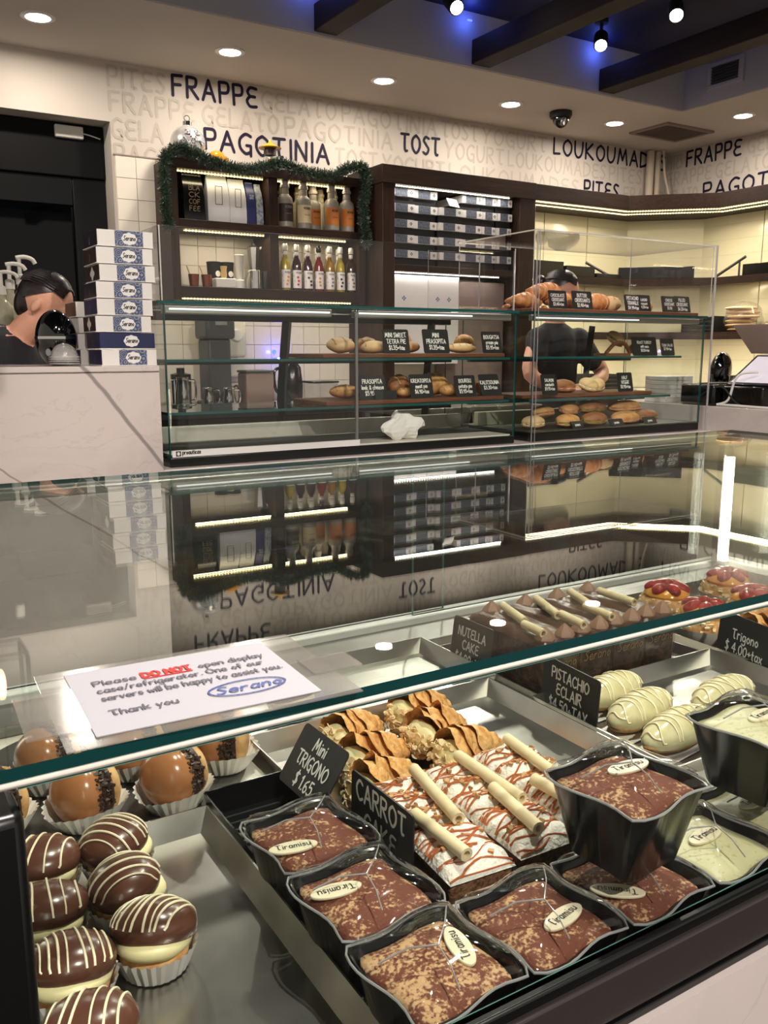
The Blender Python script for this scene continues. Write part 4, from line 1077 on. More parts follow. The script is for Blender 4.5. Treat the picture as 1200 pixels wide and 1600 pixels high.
rows = [('lowest pastry box, white with blue band', 0, 0, 'white_paper', 'navy_card', True, False), ('dark navy pastry box, second from the bottom of the stack', -.004, .004, 'navy_card', 'navy_card', False, False),
        ('white banded pastry box resting on the navy one', -.012, -.008, 'white_paper', 'box_black', True, True), ('white banded pastry box, fourth from the bottom', -.006, .004, 'white_paper', 'navy_card', True, False),
        ('white banded pastry box, fifth from the bottom', -.004, -.01, 'white_paper', 'dark_card', True, False), ('white banded pastry box, third from the top, pale logo on its end', .006, .012, 'white_paper', 'brown_card', True, True),
        ('white banded pastry box, second from the top, brown end', .002, -.012, 'white_paper', 'brown_card', True, False), ('topmost pastry box of the tall stack', .004, .02, 'white_paper', 'dark_card', True, False)]
for i, (lb, dx, rz, fr, en, bd, ls) in enumerate(rows): pastry_box(lb, BX + dx, BY, BZ0 + i * .0502, rz, fr, en, bd, logo_side=ls)
for i, (lb, en) in enumerate((('pastry box behind the tall stack, at the bottom', 'navy_card'), ('pastry box behind the tall stack, second one up', 'navy_card'), ('pastry box behind the tall stack, third one up, pale end', 'white_paper'), ('pastry box on top of the rear short stack', 'brown_card'))):
    pastry_box(lb, .742 - .004 * (i % 2), 3.01, BZ0 + i * .0502, .01 * (-1) ** i, 'white_paper', en, False)

# ------------------------------------------------------------------ left glass case
FY = 2.77
t = thing('sandwich_case', 'left glass countertop case with two shelves of breads', 'display case', (1.61, 3.0, .899))
def lp(mb, n, m, lab=None, par=None, **k):
    mb.v = [(x - 1.61, y - 3.0, z - .899) for x, y, z in mb.v]; o = mb.build(n, m, par or t, **k)
    if lab: o['label'] = lab
    return o
lp(MB().box(.885, 2.335, FY, 3.27, .899, .930), 'base', 'black_frame', bevel=.003)
lp(MB().box(.90, 2.32, FY + .012, 3.26, .930, .936), 'deck', 'marble_deck', 'white stone deck', smooth=False)
lp(MB().box(.90, 2.32, 2.93, 3.10, .936, .942), 'grille', 'black_matt', 'dark perforated air grille', smooth=False)
lp(MB().box(.90, 2.32, 3.12, 3.15, .942, 1.0), 'rear_sill', 'marble_deck', bevel=.003)
for a, b in ((.885, 1.585), (1.595, 2.335)):
    lp(MB().slab(a, b, FY, FY + .006, .930, 1.420), 'front_glass', ['glass_pane', 'glass_edge_teal'], smooth=False)
lp(MB().box(1.5845, 1.5955, FY + .001, FY + .008, .93, 1.41), 'joint_strip', 'alu', bevel=.001)
lp(MB().slab(.885, .891, FY + .007, 3.26, .930, 1.420), 'end_glass', ['glass_pane', 'glass_edge_teal'], smooth=False)
lp(MB().slab(2.329, 2.335, FY + .007, 3.26, .930, 1.420), 'end_glass', ['glass_pane', 'glass_edge_teal'], smooth=False)
lp(MB().slab(.865, 2.335, FY - .01, 3.27, 1.421, 1.431), 'top_glass', ['glass_shelf', 'glass_edge_teal'], smooth=False)
lp(MB().slab(.895, 2.325, FY + .03, 3.20, 1.238, 1.247), 'glass_shelf', ['glass_shelf', 'glass_edge_teal'], smooth=False)
lp(MB().slab(.895, 2.325, FY + .03, 3.20, 1.066, 1.075), 'glass_shelf', ['glass_shelf', 'glass_edge_teal'], smooth=False)
lp(MB().box(.895, 1.50, FY + .02, FY + .06, 1.392, 1.418), 'light_housing', 'alu', bevel=.003)
lp(MB().box(1.60, 2.32, FY + .02, FY + .06, 1.392, 1.418), 'light_housing', 'alu', bevel=.003)
lp(MB().box(.91, 1.49, FY + .016, FY + .0195, 1.4045, 1.4095), 'light_tube', 'led_cool', 'white strip light')
lp(MB().box(1.61, 2.12, FY + .016, FY + .0195, 1.4045, 1.4095), 'light_tube', 'led_cool')
lp(MB().box(.895, 2.325, 3.20, 3.235, 1.222, 1.240), 'rear_bar', 'black_frame', bevel=.003)
lp(MB().box(.895, 2.325, 3.20, 3.235, 1.02, 1.062), 'rear_bar', 'black_frame', bevel=.003)
lp(MB().box(.895, 2.325, 3.21, 3.26, 1.385, 1.419), 'rear_bar', 'black_frame', bevel=.003)
for x in (1.50, 2.20):
    m = MB(); m.tube([(x + .03, 3.225, 1.39), (x, 3.215, 1.15), (x - .02, 3.20, .95)], .021, 4); lp(m, 'support_post', 'black_frame', smooth=False)
    lp(MB().box(x - .05, x + .02, 3.17, 3.21, .943, .962), 'post_foot', 'alu', bevel=.002)
F = frame4((.905 - 1.61, FY - .001 - 3.0, .940 - .899), (1, 0, 0), (0, 0, 1))
lp(MB().box(.893, 1.60, FY - .0006, FY - .0002, .931, .953), 'label_strip', 'white_gloss', 'white strip with the maker lettering', smooth=False)
write('proauticas', .013, .003, 'print_black', t, F @ Matrix.Translation((.022, 0, 0)), width=.062, center=False)
m = MB(); m.add([F @ Vector(q) for q in ((0, -.006, 0), (.017, -.006, 0), (.017, .011, 0), (0, .011, 0))], [(0, 1, 2, 3)]); lo_ = m.build('logo_square', 'print_black', t, smooth=False)
m = MB(); m.add([F @ Vector((.0085 + .005 * cos(a * pi / 6), .0025 + .006 * sin(a * pi / 6), .0004)) for a in range(12)], [tuple(range(12))]); m.build('logo_drop', 'white_gloss', lo_, smooth=False)
# acrylic guard standing on the left case
t2 = thing('acrylic_guard', 'clear acrylic guard standing on the left glass case', 'guard', (.885, FY, 1.431))
def ag(mb, n, m, **k): mb.v = [(x - .885, y - FY, z - 1.431) for x, y, z in mb.v]; return mb.build(n, m, t2, **k)
ag(MB().slab(.885, 2.31, FY, FY + .004, 1.4315, 1.66), 'front_sheet', ['acrylic', 'acrylic_edge'], smooth=False)
ag(MB().slab(.880, .8845, FY, 3.10, 1.4315, 1.66), 'side_sheet', ['acrylic', 'acrylic_edge'], smooth=False)
ag(MB().slab(2.312, 2.3165, FY, 3.0, 1.4315, 1.67), 'side_sheet', ['acrylic', 'acrylic_edge'], smooth=False)
ag(MB().slab(2.05, 2.311, 2.99, 2.994, 1.4315, 1.67), 'rear_sheet', ['acrylic', 'acrylic_edge'], smooth=False)

# ------------------------------------------------------------------ right glass case with acrylic hood
t = thing('sandwich_case', 'right glass countertop case with sandwiches and croissants on top', 'display case', (2.945, 3.0, .899))
def rp(mb, n, m, lab=None, **k):
    mb.v = [(x - 2.945, y - 3.0, z - .899) for x, y, z in mb.v]; o = mb.build(n, m, t, **k)
    if lab: o['label'] = lab
    return o
rp(MB().box(2.425, 3.475, FY, 3.27, .899, .934), 'base', 'black_frame', bevel=.003)
rp(MB().box(2.43, 3.47, FY + .012, 3.26, .934, .939), 'deck', 'steel_dull', smooth=False)
rp(MB().box(2.43, 3.47, 3.14, 3.17, .939, 1.0), 'rear_sill', 'cream_paint', bevel=.003)
rp(MB().slab(2.425, 3.475, FY, FY + .006, .934, 1.420), 'front_glass', ['glass_pane', 'glass_edge_teal'], smooth=False)
rp(MB().slab(3.469, 3.475, FY + .007, 3.26, .934, 1.420), 'end_glass', ['glass_pane', 'glass_edge_teal'], smooth=False)
rp(MB().slab(2.425, 2.431, FY + .007, 3.26, .934, 1.420), 'end_glass', ['glass_pane', 'glass_edge_teal'], smooth=False)
rp(MB().slab(2.42, 3.48, FY - .008, 3.27, 1.421, 1.431), 'top_glass', ['glass_shelf', 'glass_edge_teal'], smooth=False)
rp(MB().slab(2.435, 3.36, FY + .03, 3.20, 1.240, 1.249), 'glass_shelf', ['glass_shelf', 'glass_edge_teal'], smooth=False)
rp(MB().slab(2.435, 3.30, FY + .03, 3.20, 1.062, 1.071), 'glass_shelf', ['glass_shelf', 'glass_edge_teal'], smooth=False)
rp(MB().box(2.44, 3.46, FY + .02, FY + .055, 1.395, 1.419), 'light_housing', 'alu', bevel=.003)
rp(MB().box(2.45, 3.05, FY + .016, FY + .0195, 1.405, 1.409), 'light_tube', 'led_cool')
m = MB(); m.tube([(3.20, 3.225, 1.39), (3.16, 3.215, 1.15), (3.13, 3.20, .95)], .021, 4); rp(m, 'support_post', 'black_frame', smooth=False)
rp(MB().box(2.435, 3.465, 3.205, 3.235, 1.222, 1.240), 'rear_bar', 'black_frame', bevel=.003)
rp(MB().box(2.435, 3.465, 3.205, 3.235, 1.03, 1.062), 'rear_bar', 'black_frame', bevel=.003)
t3 = thing('acrylic_hood', 'tall clear acrylic hood around the right case and its croissants', 'guard', (2.41, FY - .012, .899))
def hd(mb, n, m, **k): mb.v = [(x - 2.41, y - FY + .012, z - .899) for x, y, z in mb.v]; return mb.build(n, m, t3, **k)
hd(MB().box(2.396, 2.417, FY - .033, FY - .012, .899, 1.742), 'corner_post', 'acrylic', bevel=.003)
hd(MB().box(2.3965, 2.3985, FY - .0335, FY - .031, .899, 1.742), 'post_edge', 'acrylic_edge')
hd(MB().box(2.4145, 2.4165, FY - .0335, FY - .031, .899, 1.742), 'post_edge', 'acrylic_edge')
hd(MB().slab(2.418, 3.482, FY - .018, FY - .013, 1.432, 1.742), 'front_sheet', ['acrylic', 'acrylic_edge'], smooth=False)
hd(MB().slab(2.396, 3.482, FY - .033, 3.26, 1.743, 1.748), 'top_sheet', ['acrylic', 'acrylic_edge'], smooth=False)
hd(MB().slab(3.483, 3.488, FY - .033, 3.26, .899, 1.748), 'side_sheet', ['acrylic', 'acrylic_edge'], smooth=False)
hd(MB().box(3.480, 3.4885, FY - .036, FY - .031, .899, 1.748), 'post_edge', 'acrylic_edge')
hd(MB().slab(2.40, 2.404, FY - .01, 3.26, 1.432, 1.742), 'side_sheet', ['acrylic', 'acrylic_edge'], smooth=False)

# ------------------------------------------------------------------ wooden shelf with garland
t = thing('wall_shelf', 'dark wooden wall shelf with four lit compartments and garland', 'shelf', (1.915, 4.28, 1.5))
def sp(mb, n, m, lab=None, par=None, **k):
    mb.v = [(x - 1.915, y - 4.28, z - 1.5) for x, y, z in mb.v]; o = mb.build(n, m, par or t, **k)
    if lab: o['label'] = lab
    return o
SY0, SY1 = 4.165, 4.385
sp(MB().box(1.385, 1.425, SY0, SY1, 1.515, 2.115), 'side_panel', 'dark_wood', bevel=.002)
sp(MB().box(2.405, 2.445, SY0, SY1, 1.515, 2.115), 'side_panel', 'dark_wood', bevel=.002)
sp(MB().box(1.895, 1.945, SY0 + .01, SY1, 1.57, 2.115), 'divider', 'dark_wood', bevel=.002)
sp(MB().box(1.385, 2.445, SY0 - .004, SY1, 2.115, 2.16), 'top_board', 'dark_wood_x', bevel=.002)
sp(MB().box(1.425, 2.405, SY0, SY1, 1.845, 1.888), 'middle_board', 'dark_wood_x', bevel=.002)
sp(MB().box(1.425, 2.405, SY0, SY1, 1.525, 1.578), 'bottom_board', 'dark_wood_x', bevel=.002)
sp(MB().box(1.425, 2.405, SY1 - .012, SY1, 1.888, 2.115), 'back_panel', 'dark_wood_x', smooth=False)
def led(parent, p, a, b, mat, w=1.0, lab=None, n='led_strip'):
    """thin light strip from a to b with a real area lamp along it"""
    A, B = Vector(a), Vector(b); d = B - A; L = d.length
    o = MB().obox((0, 0, 0), (L, .008, .005)).build(n, mat, parent, smooth=False)
    o.location = (A + B) / 2 - Vector(p); o.rotation_euler = (0, 0, math.atan2(d.y, d.x))
    l = bpy.data.lights.new('led_lamp', 'AREA'); l.shape = 'RECTANGLE'; l.size = L; l.size_y = .012; l.energy = w * .38; l.color = (1, .86, .58) if mat == 'led_warm' else (1, .95, .86)
    q = bpy.data.objects.new('led_lamp', l); COL.objects.link(q); q.parent = o; q.location = (0, 0, -.006)
SP = (1.915, 4.28, 1.5)
led(t, SP, (1.46, 4.205, 1.840), (1.875, 4.205, 1.840), 'led_warm', 1.6); led(t, SP, (1.96, 4.205, 1.840), (2.345, 4.205, 1.840), 'led_warm', 1.3)
led(t, SP, (1.44, 4.215, 2.111), (1.88, 4.215, 2.111), 'led_warm', .55); led(t, SP, (1.955, 4.215, 2.111), (2.36, 4.215, 2.111), 'led_warm', .8)
led(t, SP, (1.42, 4.20, 1.521), (2.37, 4.20, 1.521), 'led_warm', 1.2)
# tower cabinet
t = thing('box_cabinet', 'dark wooden tower cabinet filled with folded pastry boxes', 'cabinet', (3.0, 4.2, 0))
def tp(mb, n, m, **k): mb.v = [(x - 3.0, y - 4.2, z) for x, y, z in mb.v]; return mb.build(n, m, t, **k)
TY = 4.02
tp(MB().box(2.465, 2.54, TY, 4.385, 1.0, 2.125), 'side_panel', 'dark_wood', bevel=.002)
tp(MB().box(3.385, 3.50, TY, 4.36, 1.0, 2.125), 'side_panel', 'dark_wood', bevel=.002)
tp(MB().box(2.46, 3.50, TY - .004, 4.385, 2.125, 2.216), 'cornice', 'dark_wood_x', bevel=.002)
tp(MB().box(2.54, 3.385, TY + .03, 4.385, 1.69, 1.725), 'shelf_board', 'dark_wood_x', bevel=.002)
tp(MB().box(2.54, 3.385, 4.36, 4.385, 1.0, 2.125), 'back_panel', 'cream_paint', smooth=False)
TP = (3.0, 4.2, 0)
led(t, TP, (2.56, TY + .02, 2.120), (3.32, TY + .02, 2.120), 'led_white', 1.6); led(t, TP, (2.56, TY + .05, 1.685), (3.28, TY + .05, 1.685), 'led_white', .9)
# boxes in the tower
def tower_box(w, label, x, z, y):
    t = thing('folded_box', label, 'box', (x, y, z), 0, 'folded pastry boxes in the tower cabinet')
    MB().box(0, w, .02, .26, 0, .038).build('tray', 'box_black', t, smooth=False)
    MB().box(0, w, .0, .26, .0385, .078).build('lid', 'white_paper', t, smooth=False)
    MB().box(w * .18, w * .70, -.0008, -.0002, .039, .0775).build('printed_band', 'denim_print', t, smooth=False)
    F = frame4((w * .86, -.0012, .0585), (1, 0, 0), (0, 0, 1)); m = MB()
    for a in range(4): m.add([F @ Vector((.0055 * cos(a * pi / 2) + .004 * cos(q * pi / 2), .0055 * sin(a * pi / 2) + .004 * sin(q * pi / 2), 0)) for q in range(4)], [(0, 1, 2, 3)])
    m.build('emblem', 'print_black', t, smooth=False)
ordn = ['first', 'second', 'third', 'fourth', 'fifth', 'sixth']
cols = [(2.548, .150, 5, .0), (2.702, .152, 5, .012), (2.860, .152, 4, -.004), (3.018, .140, 5, .004), (3.162, .098, 5, .006), (3.264, .105, 5, .0)]
for c_, (x, w, n, dy) in enumerate(cols):
    for r in range(n):
        tower_box(w, 'blue banded folded pastry box, %s column from the left, %s from the bottom' % (ordn[c_], ordn[r]), x, 1.7255 + r * .0785, TY + .05 + dy + .003 * ((r * 7 + c_ * 3) % 3))
o = MB().obox((0, 0, 0), (.09, .003, .05), RZ(.3) @ RX(-.5)).build('paper_slip', 'white_paper', loc=(2.945, TY + .045, 2.068)); tag(o, 'crumpled white paper on top of the third box column', 'paper')
t = thing('storage_carton', 'white box front with three small blue emblems under the box shelf', 'box', (2.575, TY + .06, 1.2))
MB().box(0, .43, 0, .25, .235 - .236, .475).build('carton', 'white_paper', t, bevel=.002)
for i, x in enumerate((.062, .285, .362)):
    F = frame4((x, -.001, .352), (1, 0, 0), (0, 0, 1)); m = MB()
    for a in range(4): m.add([F @ Vector((.008 * cos(a * pi / 2) + .006 * cos(q * pi / 2), .008 * sin(a * pi / 2) + .006 * sin(q * pi / 2), 0)) for q in range(4)], [(0, 1, 2, 3)])
    m.build('emblem', 'print_blue', t, smooth=False)
MB().box(3.02, 3.37, TY + .10, TY + .30, .999, 1.66).build('storage_bin', 'taupe_plastic', bevel=.01)
tag(bpy.context.scene.objects['storage_bin'], 'taupe plastic bin beside the white carton in the cabinet', 'bin')
# corner cabinet: cornice and two shelves running round the corner
PL = [(3.50, 4.05), (4.27, 4.05), (4.67, 3.665), (4.67, 2.2)]
RING = PL + [(4.96, 2.2), (4.96, 4.02), (4.61, 4.36), (3.50, 4.36)]
def inset(k): return [(3.50, 4.05 - k), (4.27 - k * .4, 4.05 - k), (4.67 - k, 3.665 - k * .4), (4.67 - k, 2.2)]
def ring_slab(front): return front + [(4.96, 2.2), (4.96, 4.02), (4.61, 4.36), (3.50, 4.36)]
t = thing('corner_shelving', 'dark wooden corner shelving with lit cornice over cream tiles', 'shelf', (0, 0, 0))
MB().prism(ring_slab(inset(.03)), 2.125, 2.214).build('cornice', 'dark_wood_x', t, bevel=.002)
for zz in (1.672, 1.340):
    MB().prism(ring_slab(inset(0)), zz + .027, zz + .045).build('shelf_board', 'dark_wood_x', t, smooth=False)
    MB().prism(inset(0) + inset(-.022)[::-1], zz, zz + .0265).build('fascia', 'dark_wood_x', t, smooth=False)
MB().prism(ring_slab(inset(.02)), .98, 1.018).build('worktop', 'marble_front', t, bevel=.002)
MB().prism(ring_slab(inset(0)), 0, .978).build('carcass', 'dark_wood', t, smooth=False)
for k, zz, w in ((.012, 2.121, 4.6), (-.03, 2.110, 4.6)):
    P = inset(k)
    for a, b, f in ((P[0], P[1], 1), (P[1], P[2], .7), (P[2], P[3], 1.6)): led(t, (0, 0, 0), (*a, zz), (*b, zz), 'led_warm', w * f)
for z in (1.340, 1.672):
    P = inset(-.05)
    for a, b, f in ((P[0], P[1], 1), (P[1], P[2], .7), (P[2], P[3], 1.6)):
        l = bpy.data.lights.new('led_lamp', 'AREA'); l.shape = 'RECTANGLE'; l.size = (Vector(a) - Vector(b)).length; l.size_y = .02; l.energy = 2.2 * f; l.color = (1, .86, .58)
        q = bpy.data.objects.new('led_lamp', l); COL.objects.link(q); q.parent = t; m_ = (Vector(a) + Vector(b)) / 2; q.location = (m_.x, m_.y, z + .016); d = Vector(b) - Vector(a); q.rotation_euler = (0, 0, math.atan2(d.y, d.x))
        o = MB().obox((0, 0, 0), (l.size, .008, .005)).build('led_strip', 'led_warm', t, smooth=False); o.location = (m_.x, m_.y, z + .022); o.rotation_euler = (0, 0, math.atan2(d.y, d.x))
# ------------------------------------------------------------------ things on the wooden shelf
def bag(label, x, w, h, mat, z=1.8885, y=4.262, lean=0, band=None, text=None, tcol='print_gold', d=.075, frame=None, th=.02, nm='coffee_bag'):
    t = thing(nm, label, 'bag', (x, y, z), lean, 'coffee bags on the shelf')
    vs = []; fs = []; R = [(0, 1, 1), (.12, 1.03, 1.06), (.6, 1.0, .95), (.8, .97, .6), (.92, .96, .22), (1, .95, .05)]; n = 4
    for u, sx, sy in R:
        for a, b in ((-1, -1), (1, -1), (1, 1), (-1, 1)): vs.append((a * w / 2 * sx, b * d / 2 * sy, u * h))
    for j in range(len(R) - 1):
        for i in range(4): k = (i + 1) % 4; fs.append((j * 4 + i, j * 4 + k, j * 4 + 4 + k, j * 4 + 4 + i))
    fs += [(3, 2, 1, 0), tuple(range(len(vs) - 4, len(vs)))]
    MB().add(vs, fs).build('sack', mat, t, bevel=.004)
    MB().box(-w * .46, w * .46, -.004, .004, h * .985, h + .006).build('fold', mat, t, bevel=.001)
    F = frame4((0, -d / 2 * 1.06 - .0015, h * .5), (1, 0, 0), (0, 0, 1))
    if frame:
        m = MB(); r = [(-frame, -.042), (frame, -.042), (frame, .042), (-frame, .042), (-frame, -.042)]; ink(m, [[Vector(q) for q in r]], .0028, F @ Matrix.Translation((0, .018, 0))); m.build('printed_frame', 'print_black', t, smooth=False)
    if text: write(text, th, th * .16, tcol, t, F @ Matrix.Translation((0, .035, 0)), width=w * .5)
    if band: MB().box(-w * .2, w * .2, -d / 2 - .001, -d / 2, h * .2, h * .24).build('printed_band', band, t, smooth=False)
bag('black coffee bag with BLACK COFFEE lettering, leftmost on the shelf', 1.526, .105, .216, 'black_plastic', text='BLA\nCK\nCOF\nFEE', tcol='print_gold', th=.022)
bag('white coffee bag with a printed black frame, left of the two', 1.652, .108, .222, 'bag_white', lean=-.05, frame=.017)
bag('white coffee bag with a printed black frame, right of the two', 1.752, .088, .212, 'bag_white', lean=-.02, frame=.015)
bag('navy filter coffee bag beside the shelf divider', 1.822, .044, .205, 'bag_navy', text='FILTER\nCOFFEE', tcol='chalk', th=.008)
bag('grey patterned coffee bag squeezed against the divider', 1.868, .036, .20, 'bag_grey')
def sauce(label, x, y, lab, cap='sauce_grey', h=.236, front=True):
    t = thing('sauce_bottle', label, 'bottle', (x, y, 1.8885), 0, 'pump sauce bottles on the upper shelf')
    k = h / .25
    MB().lathe([(.036, 0), (.04, .004), (.04, .135 * k), (.036, .155 * k), (.021, .172 * k), (.019, .205 * k)], 24).build('bottle', 'sauce_grey' if front else 'sauce_cap', t)
    MB().lathe([(.021, .205 * k), (.0235, .207 * k), (.0235, .222 * k), (.019, .224 * k), (.019, h - .014)], 20).build('collar', cap, t)
    MB().lathe([(.018, h - .014), (.018, h - .002), (.014, h)], 18).build('cap', cap, t)
    if lab:
        m = MB(); n = 16; rr = .0406; vs = []
        for i in range(n + 1):
            a = -pi / 2 - 1.3 + 2.6 * i / n
            for z in (.030 * k, .122 * k): vs.append((rr * cos(a), rr * sin(a), z))
        m.add(vs, [(2 * i, 2 * i + 2, 2 * i + 3, 2 * i + 1) for i in range(n)]); L = m.build('label', lab, t)
        write('MONIN', .012, .0018, 'print_black' if lab != 'label_brown' else 'print_grey', L, frame4((0, -.0415, .098 * k), (1, 0, 0), (0, 0, 1)), width=.035)
        write('sauce', .008, .0011, 'print_black' if lab != 'label_brown' else 'print_grey', L, frame4((0, -.0415, .068 * k), (1, 0, 0), (0, 0, 1)), width=.03)
sauce('sauce bottle with a dark brown label, leftmost on the upper shelf', 2.002, 4.215, 'label_brown')
sauce('sauce bottle with a cream label', 2.106, 4.215, 'label_cream')
sauce('narrow-looking sauce bottle with orange label behind the cream one', 2.186, 4.262, 'label_orange', h=.225)
sauce('sauce bottle with a wide orange label', 2.268, 4.212, 'label_orange')
sauce('sauce bottle with orange label at the right end under the garland', 2.362, 4.216, 'label_orange')
for x, lb in ((2.042, 'pale capped bottle behind the brown and cream labels'), (2.262, 'pale capped bottle in the rear middle of the upper shelf'), (2.135, 'pale capped bottle behind the cream label bottle'), (2.345, 'pale capped bottle at the rear right')): sauce(lb, x, 4.330, None, 'sauce_cap', .225, False)
def syrup(label, x, y, liq, fruit, h=.232):
    t = thing('syrup_bottle', label, 'bottle', (x, y, 1.5785), 0, 'syrup bottles on the lower shelf')
    k = h / .232
    MB().lathe([(.022, 0), (.0245, .003), (.0245, .125 * k), (.021, .145 * k), (.0115, .165 * k), (.0105, .20 * k)], 20).build('bottle', 'syrup_' + liq, t)
    MB().lathe([(.0112, .170 * k), (.0112, .196 * k)], 16).build('neck_label', 'label_white', t)
    MB().lathe([(.0125, .20 * k), (.0135, .202 * k), (.0135, .222 * k), (.011, h)], 16).build('cap', fruit[1], t)
    n = 12; rr = .0250; vs = []
    for i in range(n + 1):
        a = -pi / 2 - 1.35 + 2.7 * i / n
        for z in (.012 * k, .102 * k): vs.append((rr * cos(a), rr * sin(a), z))
    L = MB().add(vs, [(2 * i, 2 * i + 2, 2 * i + 3, 2 * i + 1) for i in range(n)]).build('label', 'label_white', t)
    write('MONIN', .0085, .0013, 'print_black', L, frame4((0, -.0258, .085 * k), (1, 0, 0), (0, 0, 1)), width=.03)
    for i in range(3):
        m = MB(); F = frame4((random.uniform(-.008, .008), -.0257, .03 + i * .018), (1, 0, 0), (0, 0, 1)); m.add([F @ Vector((.007 * cos(q), .006 * sin(q), 0)) for q in [j * pi / 5 for j in range(10)]], [tuple(range(10))])
        m.build('fruit_print', fruit[0], L, smooth=False)
SY = [('yellow', ('apricot_glaze', 'white_plastic'), 'syrup bottle with yellow syrup at the left end'), ('plum', ('print_red', 'white_plastic'), 'dark syrup bottle with red fruit label'), ('plum', ('print_black', 'white_plastic'), 'dark syrup bottle with black berry label'),
      ('ruby', ('apricot_glaze', 'black_plastic'), 'ruby syrup bottle with black cap'), ('amber', ('print_grey', 'white_plastic'), 'amber syrup bottle with grey leaf label'), ('yellow', ('print_black', 'white_plastic'), 'yellow green syrup bottle with twig label'), ('brown', ('print_gold', 'white_plastic'), 'brown syrup bottle at the right end')]
for i, (l, f, lb) in enumerate(SY): syrup(lb + ', front row', 1.995 + i * .0645, 4.212, l, f)
for i, (l, lb) in enumerate((('clear', 'clear syrup bottle in the rear row, first from left'), ('clear', 'clear syrup bottle in the rear row, second from left'), ('amber', 'amber syrup bottle in the rear row, third from left'), ('clear', 'clear syrup bottle in the rear row, fourth from left'), ('amber', 'amber syrup bottle in the rear row, fifth from left'), ('clear', 'clear syrup bottle in the rear row at the right'))):
    syrup(lb, 2.03 + i * .0645, 4.300, l, ('print_grey', 'white_plastic'))
# lower left compartment
for x, lb in ((1.505, 'small copper cup with a yellow spoon, left one'), (1.570, 'small copper cup with a spoon, right one')):
    t = thing('copper_cup', lb, 'cup', (x, 4.215, 1.5785), 0, 'copper cups')
    MB().lathe([(.018, 0), (.021, .003), (.027, .06), (.025, .06), (.019, .006), (0, .006)], 22).build('cup', 'copper', t)
    MB().tube([(.0, 0, .01), (-.03, .01, .10)], .004, 8).build('spoon', 'bamboo', t)
for x, lb in ((1.640, 'black takeaway paper cup with white emblem, left one'), (1.708, 'black takeaway paper cup with white emblem, right one')):
    t = thing('paper_cup', lb, 'cup', (x, 4.295, 1.5785), 0, 'black paper cups')
    MB().lathe([(.028, 0), (.036, .125), (.038, .128), (.036, .131), (.034, .128), (.026, .003), (0, .003)], 26).build('cup', 'black_matt', t)
    m = MB(); F = frame4((.008, -.0345, .072), (1, 0, 0), (0, .09, 1)); m.add([F @ Vector((.013 * cos(q), .015 * sin(q), 0)) for q in [j * pi / 8 for j in range(16)]], [tuple(range(16))]); m.build('emblem', 'chalk', t, smooth=False)
t = thing('spice_box', 'pale grey square holder with a wooden stopper in front of black cups', 'holder', (1.660, 4.215, 1.5785))
MB().box(-.052, .052, -.03, .03, 0, .046).build('tray', 'white_plastic', t, bevel=.004)
MB().lathe([(.013, .047), (.016, .062), (.014, .085), (.017, .105), (0, .107)], 18, (0, 0, 0)).build('wooden_stopper', 'bamboo', t)
t = thing('cup_stack', 'tall white cup stack on a white base', 'cups', (1.752, 4.235, 1.5785))
MB().lathe([(.028, 0), (.028, .04), (.02, .044), (.0, .044)], 22).build('base', 'white_plastic', t)
MB().lathe([(.017, .044), (.023, .16), (.025, .163), (.021, .166), (0, .166)], 22).build('cups', 'white_plastic', t)
t = thing('moka_pot', 'silver moka coffee pot in the lower left shelf compartment', 'coffee pot', (1.852, 4.285, 1.5785))
MB().lathe([(.04, 0), (.04, .05), (.030, .085), (.034, .09), (.030, .10), (.022, .10)], 8).build('boiler', 'white_plastic', t, ang=20)
MB().lathe([(.022, .10), (.034, .20), (.035, .21), (.012, .222), (.004, .235), (0, .237)], 8).build('top', 'alu', t, ang=20)
MB().tube(curve([(.03, 0, .205), (.06, 0, .215), (.065, 0, .18), (.06, 0, .15)]), .007, 8).build('handle', 'white_plastic', t)
for x, y, r, h, m, lb in ((1.826, 4.205, .028, .088, 'chrome', 'shiny steel tumbler in front of the moka pot'), (1.878, 4.205, .022, .09, 'glass_shelf', 'clear glass tumbler next to the steel tumbler')):
    o = MB().lathe([(r * .9, 0), (r, .003), (r, h), (r - .002, h), (r - .003, .005), (0, .005)], 24).build('tumbler', m, loc=(x, y, 1.5785)); tag(o, lb, 'cup')
# on top of the shelf
t = thing('bauble', 'large silver snowflake bauble on top of the wooden shelf', 'ornament', (1.512, 4.245, 2.1605)); t.scale = (1.08, 1.08, 1.08)
MB().ell((0, 0, .077), (.077, .077, .077), 36, 22).build('ball', 'silver_bauble', t)
MB().lathe([(.02, .146), (.02, .168), (.012, .17), (0, .17)], 18).build('cap', 'chrome', t)
MB().tube([(.012 * cos(a * pi / 8), 0, .182 + .012 * sin(a * pi / 8)) for a in range(16)], .002, 6, True).build('ring', 'chrome', t)
m = MB()
for k in range(6):
    for q in range(2):
        a = k * pi / 3; L = [Vector((.01 * cos(a), .01 * sin(a))), Vector((.052 * cos(a), .052 * sin(a)))] if q == 0 else [Vector((.03 * cos(a) + .016 * cos(a + .9), .03 * sin(a) + .016 * sin(a + .9))), Vector((.03 * cos(a), .03 * sin(a))), Vector((.03 * cos(a) + .016 * cos(a - .9), .03 * sin(a) + .016 * sin(a - .9)))]
        for p, r in zip(L[:-1], L[1:]):
            for s_ in range(5):
                u = p.lerp(r, s_ / 4); d = Vector((u.x, -sqrt(max(0, .078 ** 2 - u.x ** 2 - u.y ** 2)), .077 + u.y)); m.ell(d, (.004, .004, .004), 6, 4)
m.build('snowflake', 'print_grey', t)
t = thing('glass_ornament', 'small amber glass snail ornament beside the silver bauble', 'ornament', (1.652, 4.235, 2.1605))
MB().ell((0, 0, .033), (.042, .03, .033), 26, 16).build('body', 'amber_glass', t)
